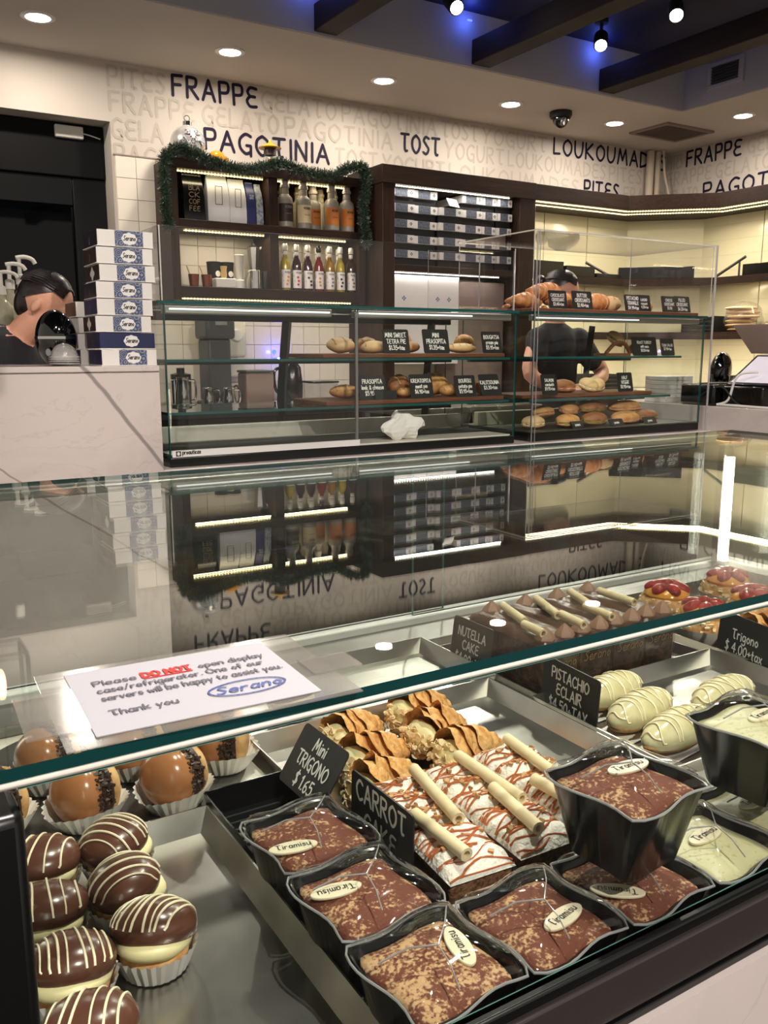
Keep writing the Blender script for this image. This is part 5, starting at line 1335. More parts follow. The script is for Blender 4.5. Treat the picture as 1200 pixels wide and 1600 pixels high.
MB().tube(curve([(.02, 0, .01), (.045, 0, .012), (.05, 0, .03), (.04, 0, .04)]), .009, 10).build('tail', 'amber_glass', t)
t = thing('lantern_ornament', 'small lantern with a yellow hat, sweets inside, on the shelf top', 'ornament', (1.93, 4.225, 2.1605))
MB().lathe([(.028, 0), (.036, .01), (.038, .04), (.03, .066), (.024, .072)], 22).build('jar', 'glass_shelf', t)
for i in range(9): MB().ell((.018 * cos(i * 2.4), .018 * sin(i * 2.4), .012 + .005 * i), (.011, .011, .010), 10, 6).build('sweet', 'red_sweet' if i % 2 else 'sauce_cap', t)
MB().lathe([(.030, .072), (.032, .09), (.026, .11), (0, .112)], 20).build('collar', 'brown_card', t)
MB().lathe([(.056, .104), (.058, .107), (.03, .120), (.008, .132), (.004, .146), (0, .147)], 24).build('hat', 'yellow_tin', t)
# garland
t = thing('tinsel_garland', 'dark green tinsel garland draped round the wooden shelf', 'garland', (1.9, 4.13, 2.1))
gp = curve([(1.365, 4.135, 1.84), (1.355, 4.135, 1.92), (1.352, 4.13, 2.04), (1.362, 4.125, 2.15), (1.43, 4.13, 2.192), (1.50, 4.13, 2.176), (1.61, 4.125, 2.146), (1.745, 4.12, 2.130), (1.87, 4.12, 2.160), (1.948, 4.12, 2.178), (2.08, 4.12, 2.152), (2.23, 4.12, 2.150), (2.32, 4.125, 2.195), (2.41, 4.125, 2.205), (2.425, 4.12, 2.12), (2.405, 4.115, 2.02), (2.41, 4.115, 1.92), (2.425, 4.115, 1.82)], 10)
gp = [Vector((p.x - 1.9, p.y - 4.13, p.z - 2.1)) for p in gp]
MB().tube(gp, .006, 6).build('core', 'black_matt', t)
m = MB(); m2 = MB(); rnd = random.Random(5)
for i in range(len(gp) - 1):
    for k in range(62):
        p = gp[i].lerp(gp[i + 1], rnd.random()); d = Vector((rnd.gauss(0, 1), rnd.gauss(0, 1), rnd.gauss(0, 1))).normalized(); s_ = d.cross(Vector((rnd.random(), rnd.random(), rnd.random()))).normalized() * .0012
        q = p + d * rnd.uniform(.022, .040); q.y = min(q.y, .033)
        (m2 if rnd.random() < .07 else m).add([p + s_, p - s_, q - s_, q + s_], [(0, 1, 2, 3)])
a = m.build('needles', 'tinsel', t, smooth=False); a['kind'] = 'stuff'
a = m2.build('needles', 'tinsel_silver', t, smooth=False); a['kind'] = 'stuff'
# ------------------------------------------------------------------ behind the left case, on the back counter
BCZ = .9985
t = thing('coffee_grinder', 'tall dark grey coffee grinder on the back counter', 'coffee grinder', (1.575, 4.14, BCZ))
MB().box(-.075, .075, -.09, .09, 0, .03).build('base', 'grey_plastic', t, bevel=.008)
MB().box(-.058, .058, -.06, .085, .03, .33).build('column', 'grey_plastic', t, bevel=.01)
MB().box(-.074, .074, -.085, .09, .33, .45).build('head', 'grey_plastic', t, bevel=.014)
MB().lathe([(.06, .45), (.07, .48), (.072, .50), (0, .50)], 24).build('hopper', 'black_plastic', t)
MB().box(-.03, .03, -.088, -.0852, .395, .415).build('badge', 'steel', t)
t = thing('towel_dispenser', 'white soap dispenser on the tiled wall behind the grinder', 'dispenser', (1.735, 4.36, 1.14))
MB().box(-.055, .055, -.10, .025, .10, .29).build('body', 'white_plastic', t, bevel=.012)
MB().lathe([(.03, 0), (.032, .012), (.026, .018), (0, .018)], 22, (0, -.10, .21), RX(pi / 2)).build('window', 'white_gloss', t)
MB().box(-.052, .052, -.08, .02, 0, .085).build('lower_body', 'white_plastic', t, bevel=.01)
def jug(label, x, y, r, h, name='milk_jug'):
    t = thing(name, label, 'jug', (x, y, BCZ), 0, 'steel jugs on the back counter')
    MB().lathe([(r, 0), (r * 1.02, .004), (r * .98, h * .5), (r * .72, h * .9), (r * .8, h), (r * .74, h), (r * .66, h * .88), (r * .9, h * .5), (r * .92, .006), (0, .006)], 26).build('body', 'chrome', t)
    MB().tube(curve([(r * .8, 0, h * .9), (r * 1.6, 0, h * .85), (r * 1.6, 0, h * .35), (r, 0, h * .25)]), .005, 8).build('handle', 'chrome', t)
jug('tall steel milk jug at the left behind the glass', 1.375, 4.06, .038, .15)
jug('small steel milk jug, front one of the pair', 1.490, 4.03, .034, .10)
jug('small steel milk jug, right one beside the grinder', 1.575, 3.985, .034, .10)
t = thing('steamer_lid', 'black handled steel canister behind the tall milk jug', 'canister', (1.42, 4.22, BCZ))
MB().lathe([(.05, 0), (.052, .13), (.0, .135)], 26).build('can', 'chrome', t); MB().lathe([(.05, .136), (.05, .16), (.02, .168), (.02, .19), (0, .192)], 24).build('lid', 'black_plastic', t)
t = thing('storage_canister', 'frosted grey square canister on the back counter', 'canister', (1.775, 4.12, BCZ))
MB().box(-.075, .075, -.06, .06, 0, .165).build('tub', 'taupe_plastic', t, bevel=.01); MB().box(-.077, .077, -.062, .062, .166, .178).build('lid', 'grey_plastic', t, bevel=.004)
t = thing('blender_jug', 'black kettle beside the clear food tub', 'kettle', (1.965, 4.10, BCZ))
MB().lathe([(.05, 0), (.055, .01), (.058, .1), (.048, .19), (.03, .215), (0, .22)], 24).build('body', 'black_plastic', t); MB().tube(curve([(-.045, 0, .19), (-.095, 0, .17), (-.09, 0, .08), (-.055, 0, .05)]), .008, 8).build('handle', 'black_plastic', t)
t = thing('food_tub', 'clear plastic food tub with black lid behind the glass shelf', 'tub', (2.09, 4.02, BCZ))
MB().slab(-.07, .07, -.06, .06, 0, .11).build('tub', ['film', 'film'], t, smooth=False); MB().box(-.075, .075, -.065, .065, .111, .122).build('lid', 'black_plastic', t, bevel=.004)
t = thing('wall_switch', 'white wall socket plate with a blue glow beside it', 'socket', (2.07, 4.385, 1.22))
MB().box(-.035, .035, -.012, .002, 0, .11).build('plate', 'white_plastic', t, bevel=.006)
o = MB().ell((0, 0, 0), (.012, .006, .012), 14, 8).build('indicator', 'led_blue', t, loc=(-.07, -.004, .045))
l = bpy.data.lights.new('indicator_lamp', 'POINT'); l.energy = .35; l.color = (.12, .12, 1); l.shadow_soft_size = .01
q = bpy.data.objects.new('indicator_lamp', l); COL.objects.link(q); q.parent = t; q.location = (-.07, -.07, .045)
vs = []; fs = []
for i in range(25):
    for j in range(9):
        u, v = i / 24, j / 8; vs.append((u * .34 - .17, v * .16 - .08, max(.002, .016 + .012 * noise.noise(Vector((u * 7, v * 4, 2))) + .010 * sin(u * 9 + v * 3))))
for i in range(24):
    for j in range(8): k = i * 9 + j; fs.append((k, k + 9, k + 10, k + 1))
o = MB().add(vs, fs).build('dish_towel', 'cloth_white', loc=(1.80, 3.93, BCZ)); o.modifiers.new('thick', 'SOLIDIFY').thickness = .003; tag(o, 'crumpled white dish towel on the back counter', 'towel')
MB().tube(curve([(1.66, 4.2, 1.06), (1.685, 4.15, 1.10), (1.695, 4.12, 1.03), (1.67, 4.1, 1.005)]), .005, 8).build('power_cable', 'grey_plastic')
tag(SC.objects['power_cable'], 'grey power cable looping beside the grinder', 'cable')
# ------------------------------------------------------------------ shelf boards, breads and tags in the left case
def board(label, x0, x1, y0, y1, z, h=.016):
    o = MB().box(x0, x1, y0, y1, 0, h).build('serving_board', 'board_wood', bevel=.003, loc=(0, 0, z)); tag(o, label, 'board', 'wooden serving boards'); return o
board('wooden board on the upper glass shelf of the left case', 1.48, 2.315, 2.82, 3.12, 1.2475)
board('wooden board on the lower glass shelf of the left case', 1.49, 2.315, 2.82, 3.10, 1.0755)
def loaf(nm, label, x, y, z, r, mat, rz=0, amp=.10, grp=None, twist=0, cat='bread', tilt=0):
    t = thing(nm, label, cat, (x, y, z), rz, grp)
    m = MB().ell((0, 0, r[2]), r, 26, 14, RY(tilt), amp=amp, freq=22, seed=x * 13 + y * 7)
    z0 = min(v[2] for v in m.v); m.v = [(a, b, c - z0) for a, b, c in m.v]
    m.build('crust', mat, t)
    n = max(2, int(r[0] / .018))
    for k in range(n):
        u = -.65 + 1.3 * k / max(1, n - 1); w = sqrt(1 - u * u) * .8
        pts = []
        for j in range(7):
            q = -w + 2 * w * j / 6; Xn, Yn = u + q * .25, q; s_ = max(.02, 1 - min(.97, Xn * Xn + Yn * Yn)); pts.append((Xn * r[0], Yn * r[1], r[2] - z0 * 0 + sqrt(s_) * r[2] * .985))
        MB().tube([RY(tilt) @ (Vector(p) - Vector((0, 0, r[2]))) + Vector((0, 0, r[2] - z0)) for p in pts], .0028, 6).build('score_line', 'bread_pale' if mat != 'bread_pale' else 'bread', t)
Z1b, Z2b = 1.264, 1.092
g1 = 'small pies on the upper board'
for i, (x, y, r, m, rz, lb) in enumerate(((1.635, 2.97, (.062, .045, .03), 'bread_pale', .2, 'pale round pie at the left end of the upper board'), (1.765, 3.0, (.055, .034, .03), 'bread', .5, 'small pie peeping out left of the first upper tag'), (1.742, 2.905, (.05, .035, .024), 'bread_pale', -.2, 'small pale pie in front, left of the first upper tag'),
        (1.92, 2.95, (.062, .036, .024), 'bread', .1, 'long small pie between the first two upper tags'), (1.95, 3.03, (.05, .034, .04), 'bread', .3, 'raised small pie behind the second upper tag'), (2.085, 2.95, (.022, .03, .032), 'bread', .1, 'small upright pie right of the second upper tag'),
        (2.19, 2.95, (.075, .04, .020), 'bread_pale', .05, 'flat pale pie left of the third upper tag'), (2.255, 3.02, (.05, .036, .038), 'bread', .1, 'folded golden pie behind the third upper tag'))):
    loaf('small_pie', lb, x, y, Z1b, r, m, rz, grp=g1)
for i, (x, y, r, m, rz, lb) in enumerate(((1.66, 2.98, (.07, .04, .026), 'bread', .1, 'long bread behind the first lower tag'), (1.80, 3.00, (.055, .036, .026), 'bread_dark', .1, 'small dark bread right of the first lower tag'), (1.895, 2.965, (.062, .042, .044), 'bread_dark', .6, 'dark curved bread left of the middle lower tag'),
        (1.885, 2.90, (.045, .028, .020), 'bread', .2, 'little bread piece at the front, left of the middle lower tag'), (2.065, 2.98, (.072, .045, .046), 'bread', -.2, 'large golden bread right of the middle lower tag'), (2.10, 2.90, (.055, .034, .024), 'bread', .1, 'small bread in front of the large golden one'), (2.255, 3.0, (.06, .04, .034), 'bread_dark', .1, 'brown bread behind the last lower tag'), (2.285, 2.93, (.03, .03, .028), 'bread', 0, 'round bread end right of the last lower tag'))):
    loaf('bread_roll', lb, x, y, Z2b, r, m, rz, grp='breads on the lower board')
BT = 'price tags in the left glass case'
def btag(label, x, z, w, h, text, y=2.835, lh=.017, ang=.06, lean=12, grp=BT): return price_tag(label, (x, y, z), (1, ang), w, h, radians(lean), text, lh, lh * .17, grp, jit=.04)
btag('black price tag reading MINI SWEET TETRA PIE $1.35', 1.744, Z1b, .125, .092, 'MINI SWEET\nTETRA PIE\n$1.35+tax', lh=.0165)
btag('black price tag reading MINI PRASOPITA $1.35', 1.928, Z1b, .128, .094, 'MINI\nPRASOPITA\n$1.35+tax', lh=.0165)
btag('black price tag reading BOUGATSA $5.95', 2.215, Z1b, .105, .088, 'BOUGATSA\ncream pie\n$5.95+tax', lh=.0145)
btag('black price tag reading PRASOPITA $5.95 on the lower board', 1.640, Z2b, .125, .094, 'PRASOPITA\nleek & cheese\n$5.95+tax', lh=.0155)
btag('black price tag with $6.90 in the middle of the lower board', 1.868, Z2b, .112, .094, 'KREATOPITA\nmeat pie\n$6.90+tax', lh=.0145)
btag('black price tag in the shade, third along the lower board', 2.083, Z2b, .108, .086, 'BOUREKI\npotato pie\n$5.95+tax', lh=.0145)
btag('black price tag with $3.30 at the right end of the lower board', 2.215, Z2b, .108, .092, 'KALITSOUNIA\n$3.30+tax', lh=.0150, lean=20)
o = btag('blank black tag lying low before the lower left tag', 1.70, Z2b, .10, .034, ' ', y=2.822)
# white paper bag and plastic bags
def crumple(nm, label, cat, loc, r, mat, seed, amp=.35, n=16, freq=16):
    m = MB().ell((0, 0, 0), r, n, 10, amp=amp, freq=freq, seed=seed); z0 = min(v[2] for v in m.v); m.v = [(a, b, max(0, c - z0 * .8)) for a, b, c in m.v]
    o = m.build(nm, mat, loc=loc, smooth=mat == 'film', ang=25); tag(o, label, cat); return o
crumple('paper_bag', 'crumpled white paper bag on the deck of the left case', 'bag', (1.835, 2.845, .9365), (.092, .034, .05), 'white_paper', 3, .42, 22, 26)
crumple('plastic_bag', 'clear plastic bag hanging low behind the left case', 'bag', (2.24, 3.03, .943), (.07, .03, .058), 'film', 5)
crumple('plastic_bag', 'bread loaf in a clear plastic bag between the two cases', 'bag', (2.62, 3.315, .899), (.10, .03, .07), 'film', 8)
crumple('plastic_bag', 'blue plastic bag seen through the left case', 'bag', (2.42, 3.60, 1.0), (.11, .08, .09), 'blue_bag', 4)
t_ = thing('work_table', 'steel prep table in the aisle behind the cases', 'table', (2.6, 3.62, 0))
MB().box(-.4, .5, -.16, .2, .97, .9985).build('tabletop', 'steel', t_, bevel=.003)
for a in (-.38, .46):
    for b in (-.15, .17): MB().box(a, a + .03, b, b + .03, 0, .97).build('leg', 'steel', t_)
# ------------------------------------------------------------------ right case: croissants and sandwiches
RB_ = board('long wooden board on top of the right case', 2.45, 3.46, 2.80, 3.12, 1.4315)
board('pale wooden board on the lower glass shelf of the right case', 2.45, 3.24, 2.86, 3.10, 1.0715)
def croissant(label, x, y, z, rz, s=1, seed=0):
    t = thing('croissant', label, 'croissant', (x, y, z), rz, 'croissants on the right case'); pts = []; rr = []; n = 64
    for i in range(n + 1):
        u = i / n * 2 - 1; a = u * 1.25
        pts.append((sin(a) * .085 * s, (1 - cos(a)) * -.07 * s, .030 * s)); seg = (u * 4.5) % 1
        rr.append(max(.004, (1 - abs(u) ** 1.6) * .034 * s * (.86 + .16 * seg) + .005))
    m = MB().tube(pts, rr, 18); z0 = min(v[2] for v in m.v); m.v = [(a, b, c - z0) for a, b, c in m.v]; m.build('crust', 'croissant_crust', t, ang=50)
    for sx in (-1, 1): MB().ell((sx * .078 * s, -.055 * s, .012 * s), (.012 * s, .016 * s, .010 * s), 12, 8).build('tip', 'croissant_crust', t)
CZ_ = 1.4478
for i, (x, y, z, rz, s, lb) in enumerate(((2.52, 2.93, CZ_, .3, .95, 'croissant at the left end behind the acrylic post'), (2.60, 3.02, CZ_ + .0, -.2, 1.05, 'croissant behind the first croissant tag'), (2.74, 3.04, CZ_ + .045, .15, 1.1, 'topmost croissant of the pile, clear ridges'),
        (2.66, 3.00, CZ_ + .045, .5, .95, 'croissant on the pile in front of the person'), (2.76, 2.95, CZ_, .1, 1.0, 'croissant behind the second croissant tag'), (2.93, 2.93, CZ_, -.1, 1.05, 'croissant lying right of the second tag'))):
    croissant(lb, x, y, z, rz + pi, s, i)
loaf('filled_croissant', 'pale filled pastry left of the PISTACHIO tag', 3.04, 2.95, CZ_, (.06, .035, .035), 'bread_pale', .1, cat='pastry')
loaf('filled_croissant', 'pale filled pastry between two right tags', 3.26, 2.95, CZ_, (.05, .03, .03), 'bread', .1, cat='pastry')
RT = 'price tags on the right glass case'
def rtag(*a, **k): k['grp'] = RT; return btag(*a, **k)
rtag('black tag reading CHOCOLATE CROISSANT $3.40', 2.560, CZ_, .108, .078, 'CHOCOLATE\nCROISSANT\n$3.40+tax', lh=.0130, y=2.83)
rtag('black tag reading BUTTER CROISSANTS $2.40', 2.692, CZ_, .125, .080, 'BUTTER\nCROISSANTS\n$2.40+tax', lh=.0145, y=2.83)
rtag('black tag reading PISTACHIO TRIANGLE $4.99', 3.008, CZ_, .112, .074, 'PISTACHIO\nTRIANGLE\n$4.99+tax', lh=.0150, y=2.83)
rtag('black tag half behind the PISTACHIO one', 3.120, CZ_, .095, .078, 'ALMOND\ncroissant\n$4.20+tax', lh=.0115, y=2.86)
rtag('black tag with $3.80 left of the FILLED CROISSANT one', 3.238, CZ_, .108, .074, 'CHEESE\nCROISSANT\n$3.80', lh=.0125, y=2.82)
rtag('black tag reading FILLED CROISSANT at the right end', 3.346, CZ_, .118, .078, 'FILLED\nCROISSANT\n$4.20+tax', lh=.0145, y=2.84)
def sandwich(label, x, y, z, L, W, rz, mat, fil='lettuce', tilt=0, grp='sandwiches in the right case'):
    t = thing('sandwich', label, 'sandwich', (x, y, z), rz, grp); R = RX(tilt)
    def P(mb, n, m):
        mb.v = [tuple(R @ Vector(v)) for v in mb.v]; z0 = P.z if P.z is not None else min(v[2] for v in mb.v); P.z = z0
        mb.v = [(a, b, c - z0) for a, b, c in mb.v]; mb.build(n, m, t)
    P.z = None
    P(MB().ell((0, 0, .016), (L, W, .016), 26, 10, None, -1, .45, .05, 30, x), 'bottom_bun', mat)
    f = MB(); rnd = random.Random(int(x * 100))
    vs = []; n = 40
    for i in range(n):
        a = 2 * pi * i / n; k = 1.02 + .05 * sin(i * 2.3); vs += [(L * k * cos(a), W * k * sin(a), .022 + .003 * sin(i * 1.7)), (L * .9 * cos(a), W * .9 * sin(a), .029)]
    f.add(vs, [(2 * i, (2 * i + 2) % (2 * n), (2 * i + 3) % (2 * n), 2 * i + 1) for i in range(n)]); P(f, 'lettuce', fil)
    P(MB().ell((0, 0, .026), (L * .98, W * .98, .006), 24, 6), 'filling', 'ham' if fil != 'ham' else 'custard')
    P(MB().ell((0, 0, .028), (L, W, .030), 26, 12, None, -.05, 1, .06, 26, x + 2), 'top_bun', mat)
g = 'rolls on the deck of the right case'
for x, y, z, L, W, rz, m, f, ti, lb in ((2.53, 2.88, .94, .06, .04, .1, 'bread_pale', 'custard', 0, 'pale wrapped sandwich at the left of the case floor'), (2.72, 2.87, .94, .075, .042, .2, 'bread', 'lettuce', .1, 'roll with lettuce, front left on the case floor'), (2.65, 2.95, .972, .07, .045, .3, 'bread', 'ham', -.2, 'orange crusted roll at the back left of the heap'),
        (2.90, 2.89, .94, .09, .045, .3, 'bread_dark', 'lettuce', .15, 'dark roll in front centre of the heap'), (3.09, 2.88, .94, .09, .045, .1, 'bread', 'ham', .1, 'roll in front right of the heap'), (2.80, 2.955, .984, .08, .04, .5, 'bread', 'ham', .2, 'tall golden roll left of the heap middle'),
        (2.94, 2.95, .988, .10, .05, .35, 'bread_dark', 'lettuce', .1, 'big dark roll on top of the heap'), (3.16, 2.95, .985, .10, .048, .0, 'bread', 'ham', 0, 'long roll at the right of the heap top'), (3.04, 3.03, .984, .08, .04, .2, 'bread_pale', 'ham', 0, 'pale roll at the very back of the heap'), (3.25, 2.90, .94, .08, .042, .1, 'bread_dark', 'lettuce', 0, 'dark roll at the right end of the case floor')):
    sandwich(lb, x, y, z, L, W, rz, m, f, ti, g)
sandwich('dark bun sandwich with red filling on the lower shelf', 2.76, 2.95, 1.088, .062, .05, 0, 'bread_dark', 'ham', .1)
sandwich('cut white sandwich half, left of the pair', 2.90, 2.94, 1.088, .045, .045, .2, 'bread_pale', 'custard', .35)
sandwich('cut white sandwich half, right of the pair', 2.975, 2.97, 1.088, .045, .045, -.1, 'bread_pale', 'custard', .35)
sandwich('tall wrap sandwich with lettuce above the wooden holder', 3.09, 2.98, 1.29, .06, .045, .7, 'bread_pale', 'lettuce', .6)
sandwich('flat sandwich standing behind the middle shelf tags', 3.26, 2.98, 1.25, .085, .03, .05, 'bread', 'ham', 1.0)
t = thing('wooden_holder', 'brown wooden sandwich holder on the upper glass shelf', 'holder', (3.06, 2.95, 1.2495))
MB().prism([(-.09, -.05), (.07, -.05), (.08, .05), (-.07, .05)], 0, .012).build('base', 'board_wood', t); MB().tube(curve([(-.085, -.045, .012), (-.03, -.045, .055), (.03, -.045, .055), (.07, -.045, .012)]), .009, 8).build('handle', 'board_wood', t)
rtag('dark tag on the upper glass shelf, left and wide', 3.115, 1.2497, .175, .088, 'ROAST TURKEY\nwith swiss\n$8.50+tax', lh=.0125, y=2.87)
rtag('dark tag on the upper glass shelf, right one', 3.305, 1.2497, .10, .082, 'TUNA SALAD\n$7.90+tax', lh=.0120, y=2.87)
rtag('grey tag before the dark bun on the lower shelf', 2.535, 1.0878, .095, .088, 'SALMON\nsandwich\n$9.95+tax', lh=.0125, y=2.83)
rtag('black tag standing right of the cut sandwiches on the lower shelf', 3.02, 1.0878, .105, .088, 'HALF\nVEGGIE\n$8.90+tax', lh=.0145, y=2.86)
rtag('plain black tag leaning right of the tag beside the cut sandwiches', 3.15, 1.0878, .085, .07, ' ', y=2.95, ang=.5, lean=30)
for x, w, lb in ((2.69, .075, 'small dark tag on the case floor, left'), (2.92, .095, 'small dark tag on the case floor, middle'), (3.14, .09, 'small dark tag on the case floor, right')): rtag(lb, x, .9395, w, .036, 'panini', y=2.80, lh=.012, lean=35)
t = thing('napkin_stack', 'stack of white folded napkin boxes behind the right case end', 'napkins', (3.66, 3.12, 1.0125))
for i in range(6): MB().box(-.10, .10, -.07, .07, i * .022, i * .022 + .0205).build('napkin', 'white_paper', t, bevel=.002)
# ------------------------------------------------------------------ black trays on the corner shelf
def oven_tray(label, x, y, z, w, d, h, rz, tilt=0):
    t = thing('oven_tray', label, 'tray', (x, y, z), rz, 'black baking trays on the corner shelf'); R = RX(tilt)
    m = MB().box(-w / 2, w / 2, -d / 2, d / 2, 0, .004); m.v = [tuple(R @ Vector(v)) for v in m.v]; m.build('base', 'black_matt', t, smooth=False)
    for a in ((-w / 2, w / 2, -d / 2, -d / 2 + .006), (-w / 2, w / 2, d / 2 - .006, d / 2), (-w / 2, -w / 2 + .006, -d / 2 + .006, d / 2 - .006), (w / 2 - .006, w / 2, -d / 2 + .006, d / 2 - .006)):
        m = MB().box(*a, .004, h); m.v = [tuple(R @ Vector(v)) for v in m.v]; m.build('rim', 'black_plastic', t, bevel=.002)
    z0 = 0
    return t
S1 = 1.7155
oven_tray('black baking tray at the left end of the corner shelf', 3.66, 4.2, S1, .26, .24, .085, 0)
oven_tray('black baking tray, second from left, lower rim', 3.93, 4.2, S1, .24, .24, .065, .02)
oven_tray('flat black tray leaning along the back wall shelf', 4.17, 4.20, S1, .22, .24, .03, .05)
oven_tray('wide grey-black tray on the splayed corner of the shelf', 4.50, 4.00, S1, .46, .16, .075, radians(-44))
oven_tray('black tray stack end at the right part of the shelf', 4.82, 3.30, S1, .22, .42, .07, 0)
oven_tray('black tray under the right shelf tray', 4.82, 2.80, S1, .22, .44, .06, 0)
for a, b, lb in (((4.24, 4.12, 1.73), (4.05, 4.16, 1.815), 'grey tray lifter handle slanting at the shelf middle'), ((4.72, 3.70, 1.73), (4.72, 3.50, 1.83), 'grey tray lifter handle slanting at the right of the shelf')):
    t = thing('tray_lifter', lb, 'handle', a); d = Vector(b) - Vector(a)
    MB().tube([(0, 0, 0), d], .009, 8).build('bar', 'grey_plastic', t); MB().tube([d * .8, d * .8 - Vector((0, 0, d.z * .8 + .012))], .006, 8).build('stem', 'grey_plastic', t)
# wire racks and bagged bread on the lower corner shelf
def rack(label, x, y, z, w, d, rz):
    t = thing('wire_rack', label, 'rack', (x, y, z), rz, 'black wire racks')
    for k in range(4): MB().box(-w / 2, w / 2, -d / 2, -d / 2 + .008, .012 + k * .025, .020 + k * .025).build('wire', 'black_matt', t)
    for a in (-w / 2, w / 2 - .008): MB().box(a, a + .008, -d / 2, d / 2, 0, .1).build('post', 'black_matt', t)
    MB().box(-w / 2, w / 2, d / 2 - .008, d / 2, 0, .1).build('back', 'black_matt', t)
rack('black wire rack behind the bagged bread', 4.815, 3.81, 1.3855, .24, .24, -pi / 2)
rack('black wire rack on the worktop under the corner shelf', 4.76, 3.30, 1.0185, .5, .2, -pi / 2)
rack('black wire rack on the worktop behind the right case', 4.1, 4.2, 1.0185, .5, .2, 0)
t = thing('bagged_pita', 'clear bag of stacked pita breads at the far right', 'bread', (4.80, 3.54, 1.3855), .2)
for i in range(6): MB().ell((.006 * (-1) ** i, .01 * (i % 3), .014 + i * .026), (.085, .10, .014), 24, 8, amp=.06, freq=20, seed=i).build('pita', 'bread_pale', t)
m = MB().ell((0, 0, .085), (.098, .118, .10), 22, 14, amp=.16, freq=22, seed=4); m.v = [(a, b, max(.001, c)) for a, b, c in m.v]; m.build('bag', 'film', t, ang=15)
t = thing('bagged_pita', 'flat open bag of bread beside the pita stack', 'bread', (4.80, 3.28, 1.3855), 0)
for i in range(2): MB().ell((0, .01 * i, .014 + i * .026), (.08, .09, .014), 22, 8, amp=.06, freq=20, seed=i + 9).build('pita', 'bread_pale', t)
m = MB().ell((0, 0, .03), (.095, .11, .045), 22, 12, amp=.2, freq=26, seed=7); m.v = [(a, b, max(.001, c)) for a, b, c in m.v]; m.build('bag', 'film', t, ang=15)
# register corner on the right counter
RC = 1.0125
t = thing('register_display', 'taupe tilted register screen seen from behind on its pole', 'register', (4.0, 2.725, RC))
MB().box(-.09, .09, -.08, .08, 0, .02).build('foot', 'black_plastic', t, bevel=.005); MB().tube([(.03, 0, .02), (.03, 0, .27)], .028, 14).build('pole', 'brown_card', t)
m = MB().prism([(-.02, .0), (.30, 0), (.30, .05), (-.02, .05)], 0, .01); 
w = MB(); w.add([(-.16, .16, .375), (.26, .16, .375), (.26, -.30, .375), (-.16, -.30, .375), (-.09, .10, .245), (.26, .10, .245), (.26, -.26, .245), (-.09, -.26, .245), (-.165, .165, .387), (.26, .165, .387), (.26, -.305, .387), (-.165, -.305, .387)],
             [(0, 4, 5, 1), (1, 5, 6, 2), (2, 6, 7, 3), (3, 7, 4, 0), (4, 7, 6, 5), (8, 9, 10, 11), (8, 0, 1, 9), (9, 1, 2, 10), (10, 2, 3, 11), (11, 3, 0, 8)])
w.build('screen_back', 'taupe_plastic', t, smooth=False)
MB().box(-.10, .06, -.03, .03, .20, .245).build('bracket', 'white_plastic', t, bevel=.01)
t = thing('tablet', 'tilted tablet with a pale screen on a black stand by the register', 'tablet', (3.68, 2.62, RC))
MB().box(-.10, .20, -.11, .11, 0, .095).build('stand', 'black_plastic', t, bevel=.008)
R = RY(-radians(32))
MB().obox((.05, 0, .165), (.26, .24, .014), R).build('body', 'black_plastic', t, bevel=.004); MB().obox(Vector((.05, 0, .165)) + R @ Vector((0, 0, .0085)), (.225, .205, .001), R).build('screen', 'screen_white', t, smooth=False)
t = thing('receipt_printer', 'low black receipt printer with cables at the counter end', 'printer', (3.62, 2.845, RC))
MB().box(-.08, .10, -.10, .10, 0, .10).build('body', 'black_plastic', t, bevel=.012); MB().box(-.06, .08, -.08, .0, .1005, .108).build('cover', 'grey_plastic', t, bevel=.003)
t = thing('barcode_scanner', 'glossy black rounded scanner standing behind the tablet', 'scanner', (3.87, 2.97, RC))
MB().lathe([(.05, 0), (.052, .01), (.03, .03), (.028, .06)], 22).build('base', 'black_plastic', t); MB().ell((0, 0, .155), (.062, .05, .10), 26, 18, RY(.15)).build('head', 'black_gloss', t)
o = MB().tube(curve([(3.56, 2.72, RC + .006), (3.545, 2.60, RC + .007), (3.55, 2.40, RC + .006), (3.60, 2.25, RC + .02), (3.66, 2.18, RC + .05)]), .006, 8).build('cable', 'wire_white'); tag(o, 'white cable lying along the marble counter edge', 'cable')
o = MB().tube(curve([(3.56, 2.74, RC + .006), (3.575, 2.69, RC + .03), (3.58, 2.665, RC + .12), (3.60, 2.64, RC + .155), (3.66, 2.60, RC + .16)]), .006, 8).build('cable', 'wire_white'); tag(o, 'white cable looping up from the counter to the tablet', 'cable')
o = MB().tube(curve([(3.55, 2.86, RC + .006), (3.54, 2.80, RC + .06), (3.56, 2.72, RC + .09), (3.575, 2.66, RC + .03), (3.56, 2.60, RC + .006)]), .004, 8).build('cable', 'black_matt'); tag(o, 'black cable loop beside the receipt printer', 'cable')
# ------------------------------------------------------------------ things on the tall left counter
t = thing('coffee_machine', 'glossy black rounded coffee machine behind the plastic lids', 'coffee machine', (.578, 2.885, 1.2305))
m = MB().ell((0, 0, .082), (.062, .068, .088), 34, 22); m.v = [(a, b, max(0, c)) for a, b, c in m.v]; m.build('shell', 'black_gloss', t)
n = 40; vs = []
for i in range(n):
    a = 2 * pi * i / n; vs += [(.0632 * cos(a), .0692 * sin(a), .080), (.0632 * cos(a), .0692 * sin(a), .088)]
MB().add(vs, [(2 * i, (2 * i + 2) % (2 * n), (2 * i + 3) % (2 * n), 2 * i + 1) for i in range(n)]).build('trim_band', 'chrome', t)
m = MB(); F = frame4((-.038, -.062, .040), (.85, -.5, 0), (0, 0, 1)); m.add([F @ Vector((.008 * cos(q), .011 * sin(q), 0)) for q in [j * pi / 8 for j in range(16)]], [tuple(range(16))]); m.build('badge', 'print_grey', t, smooth=False)
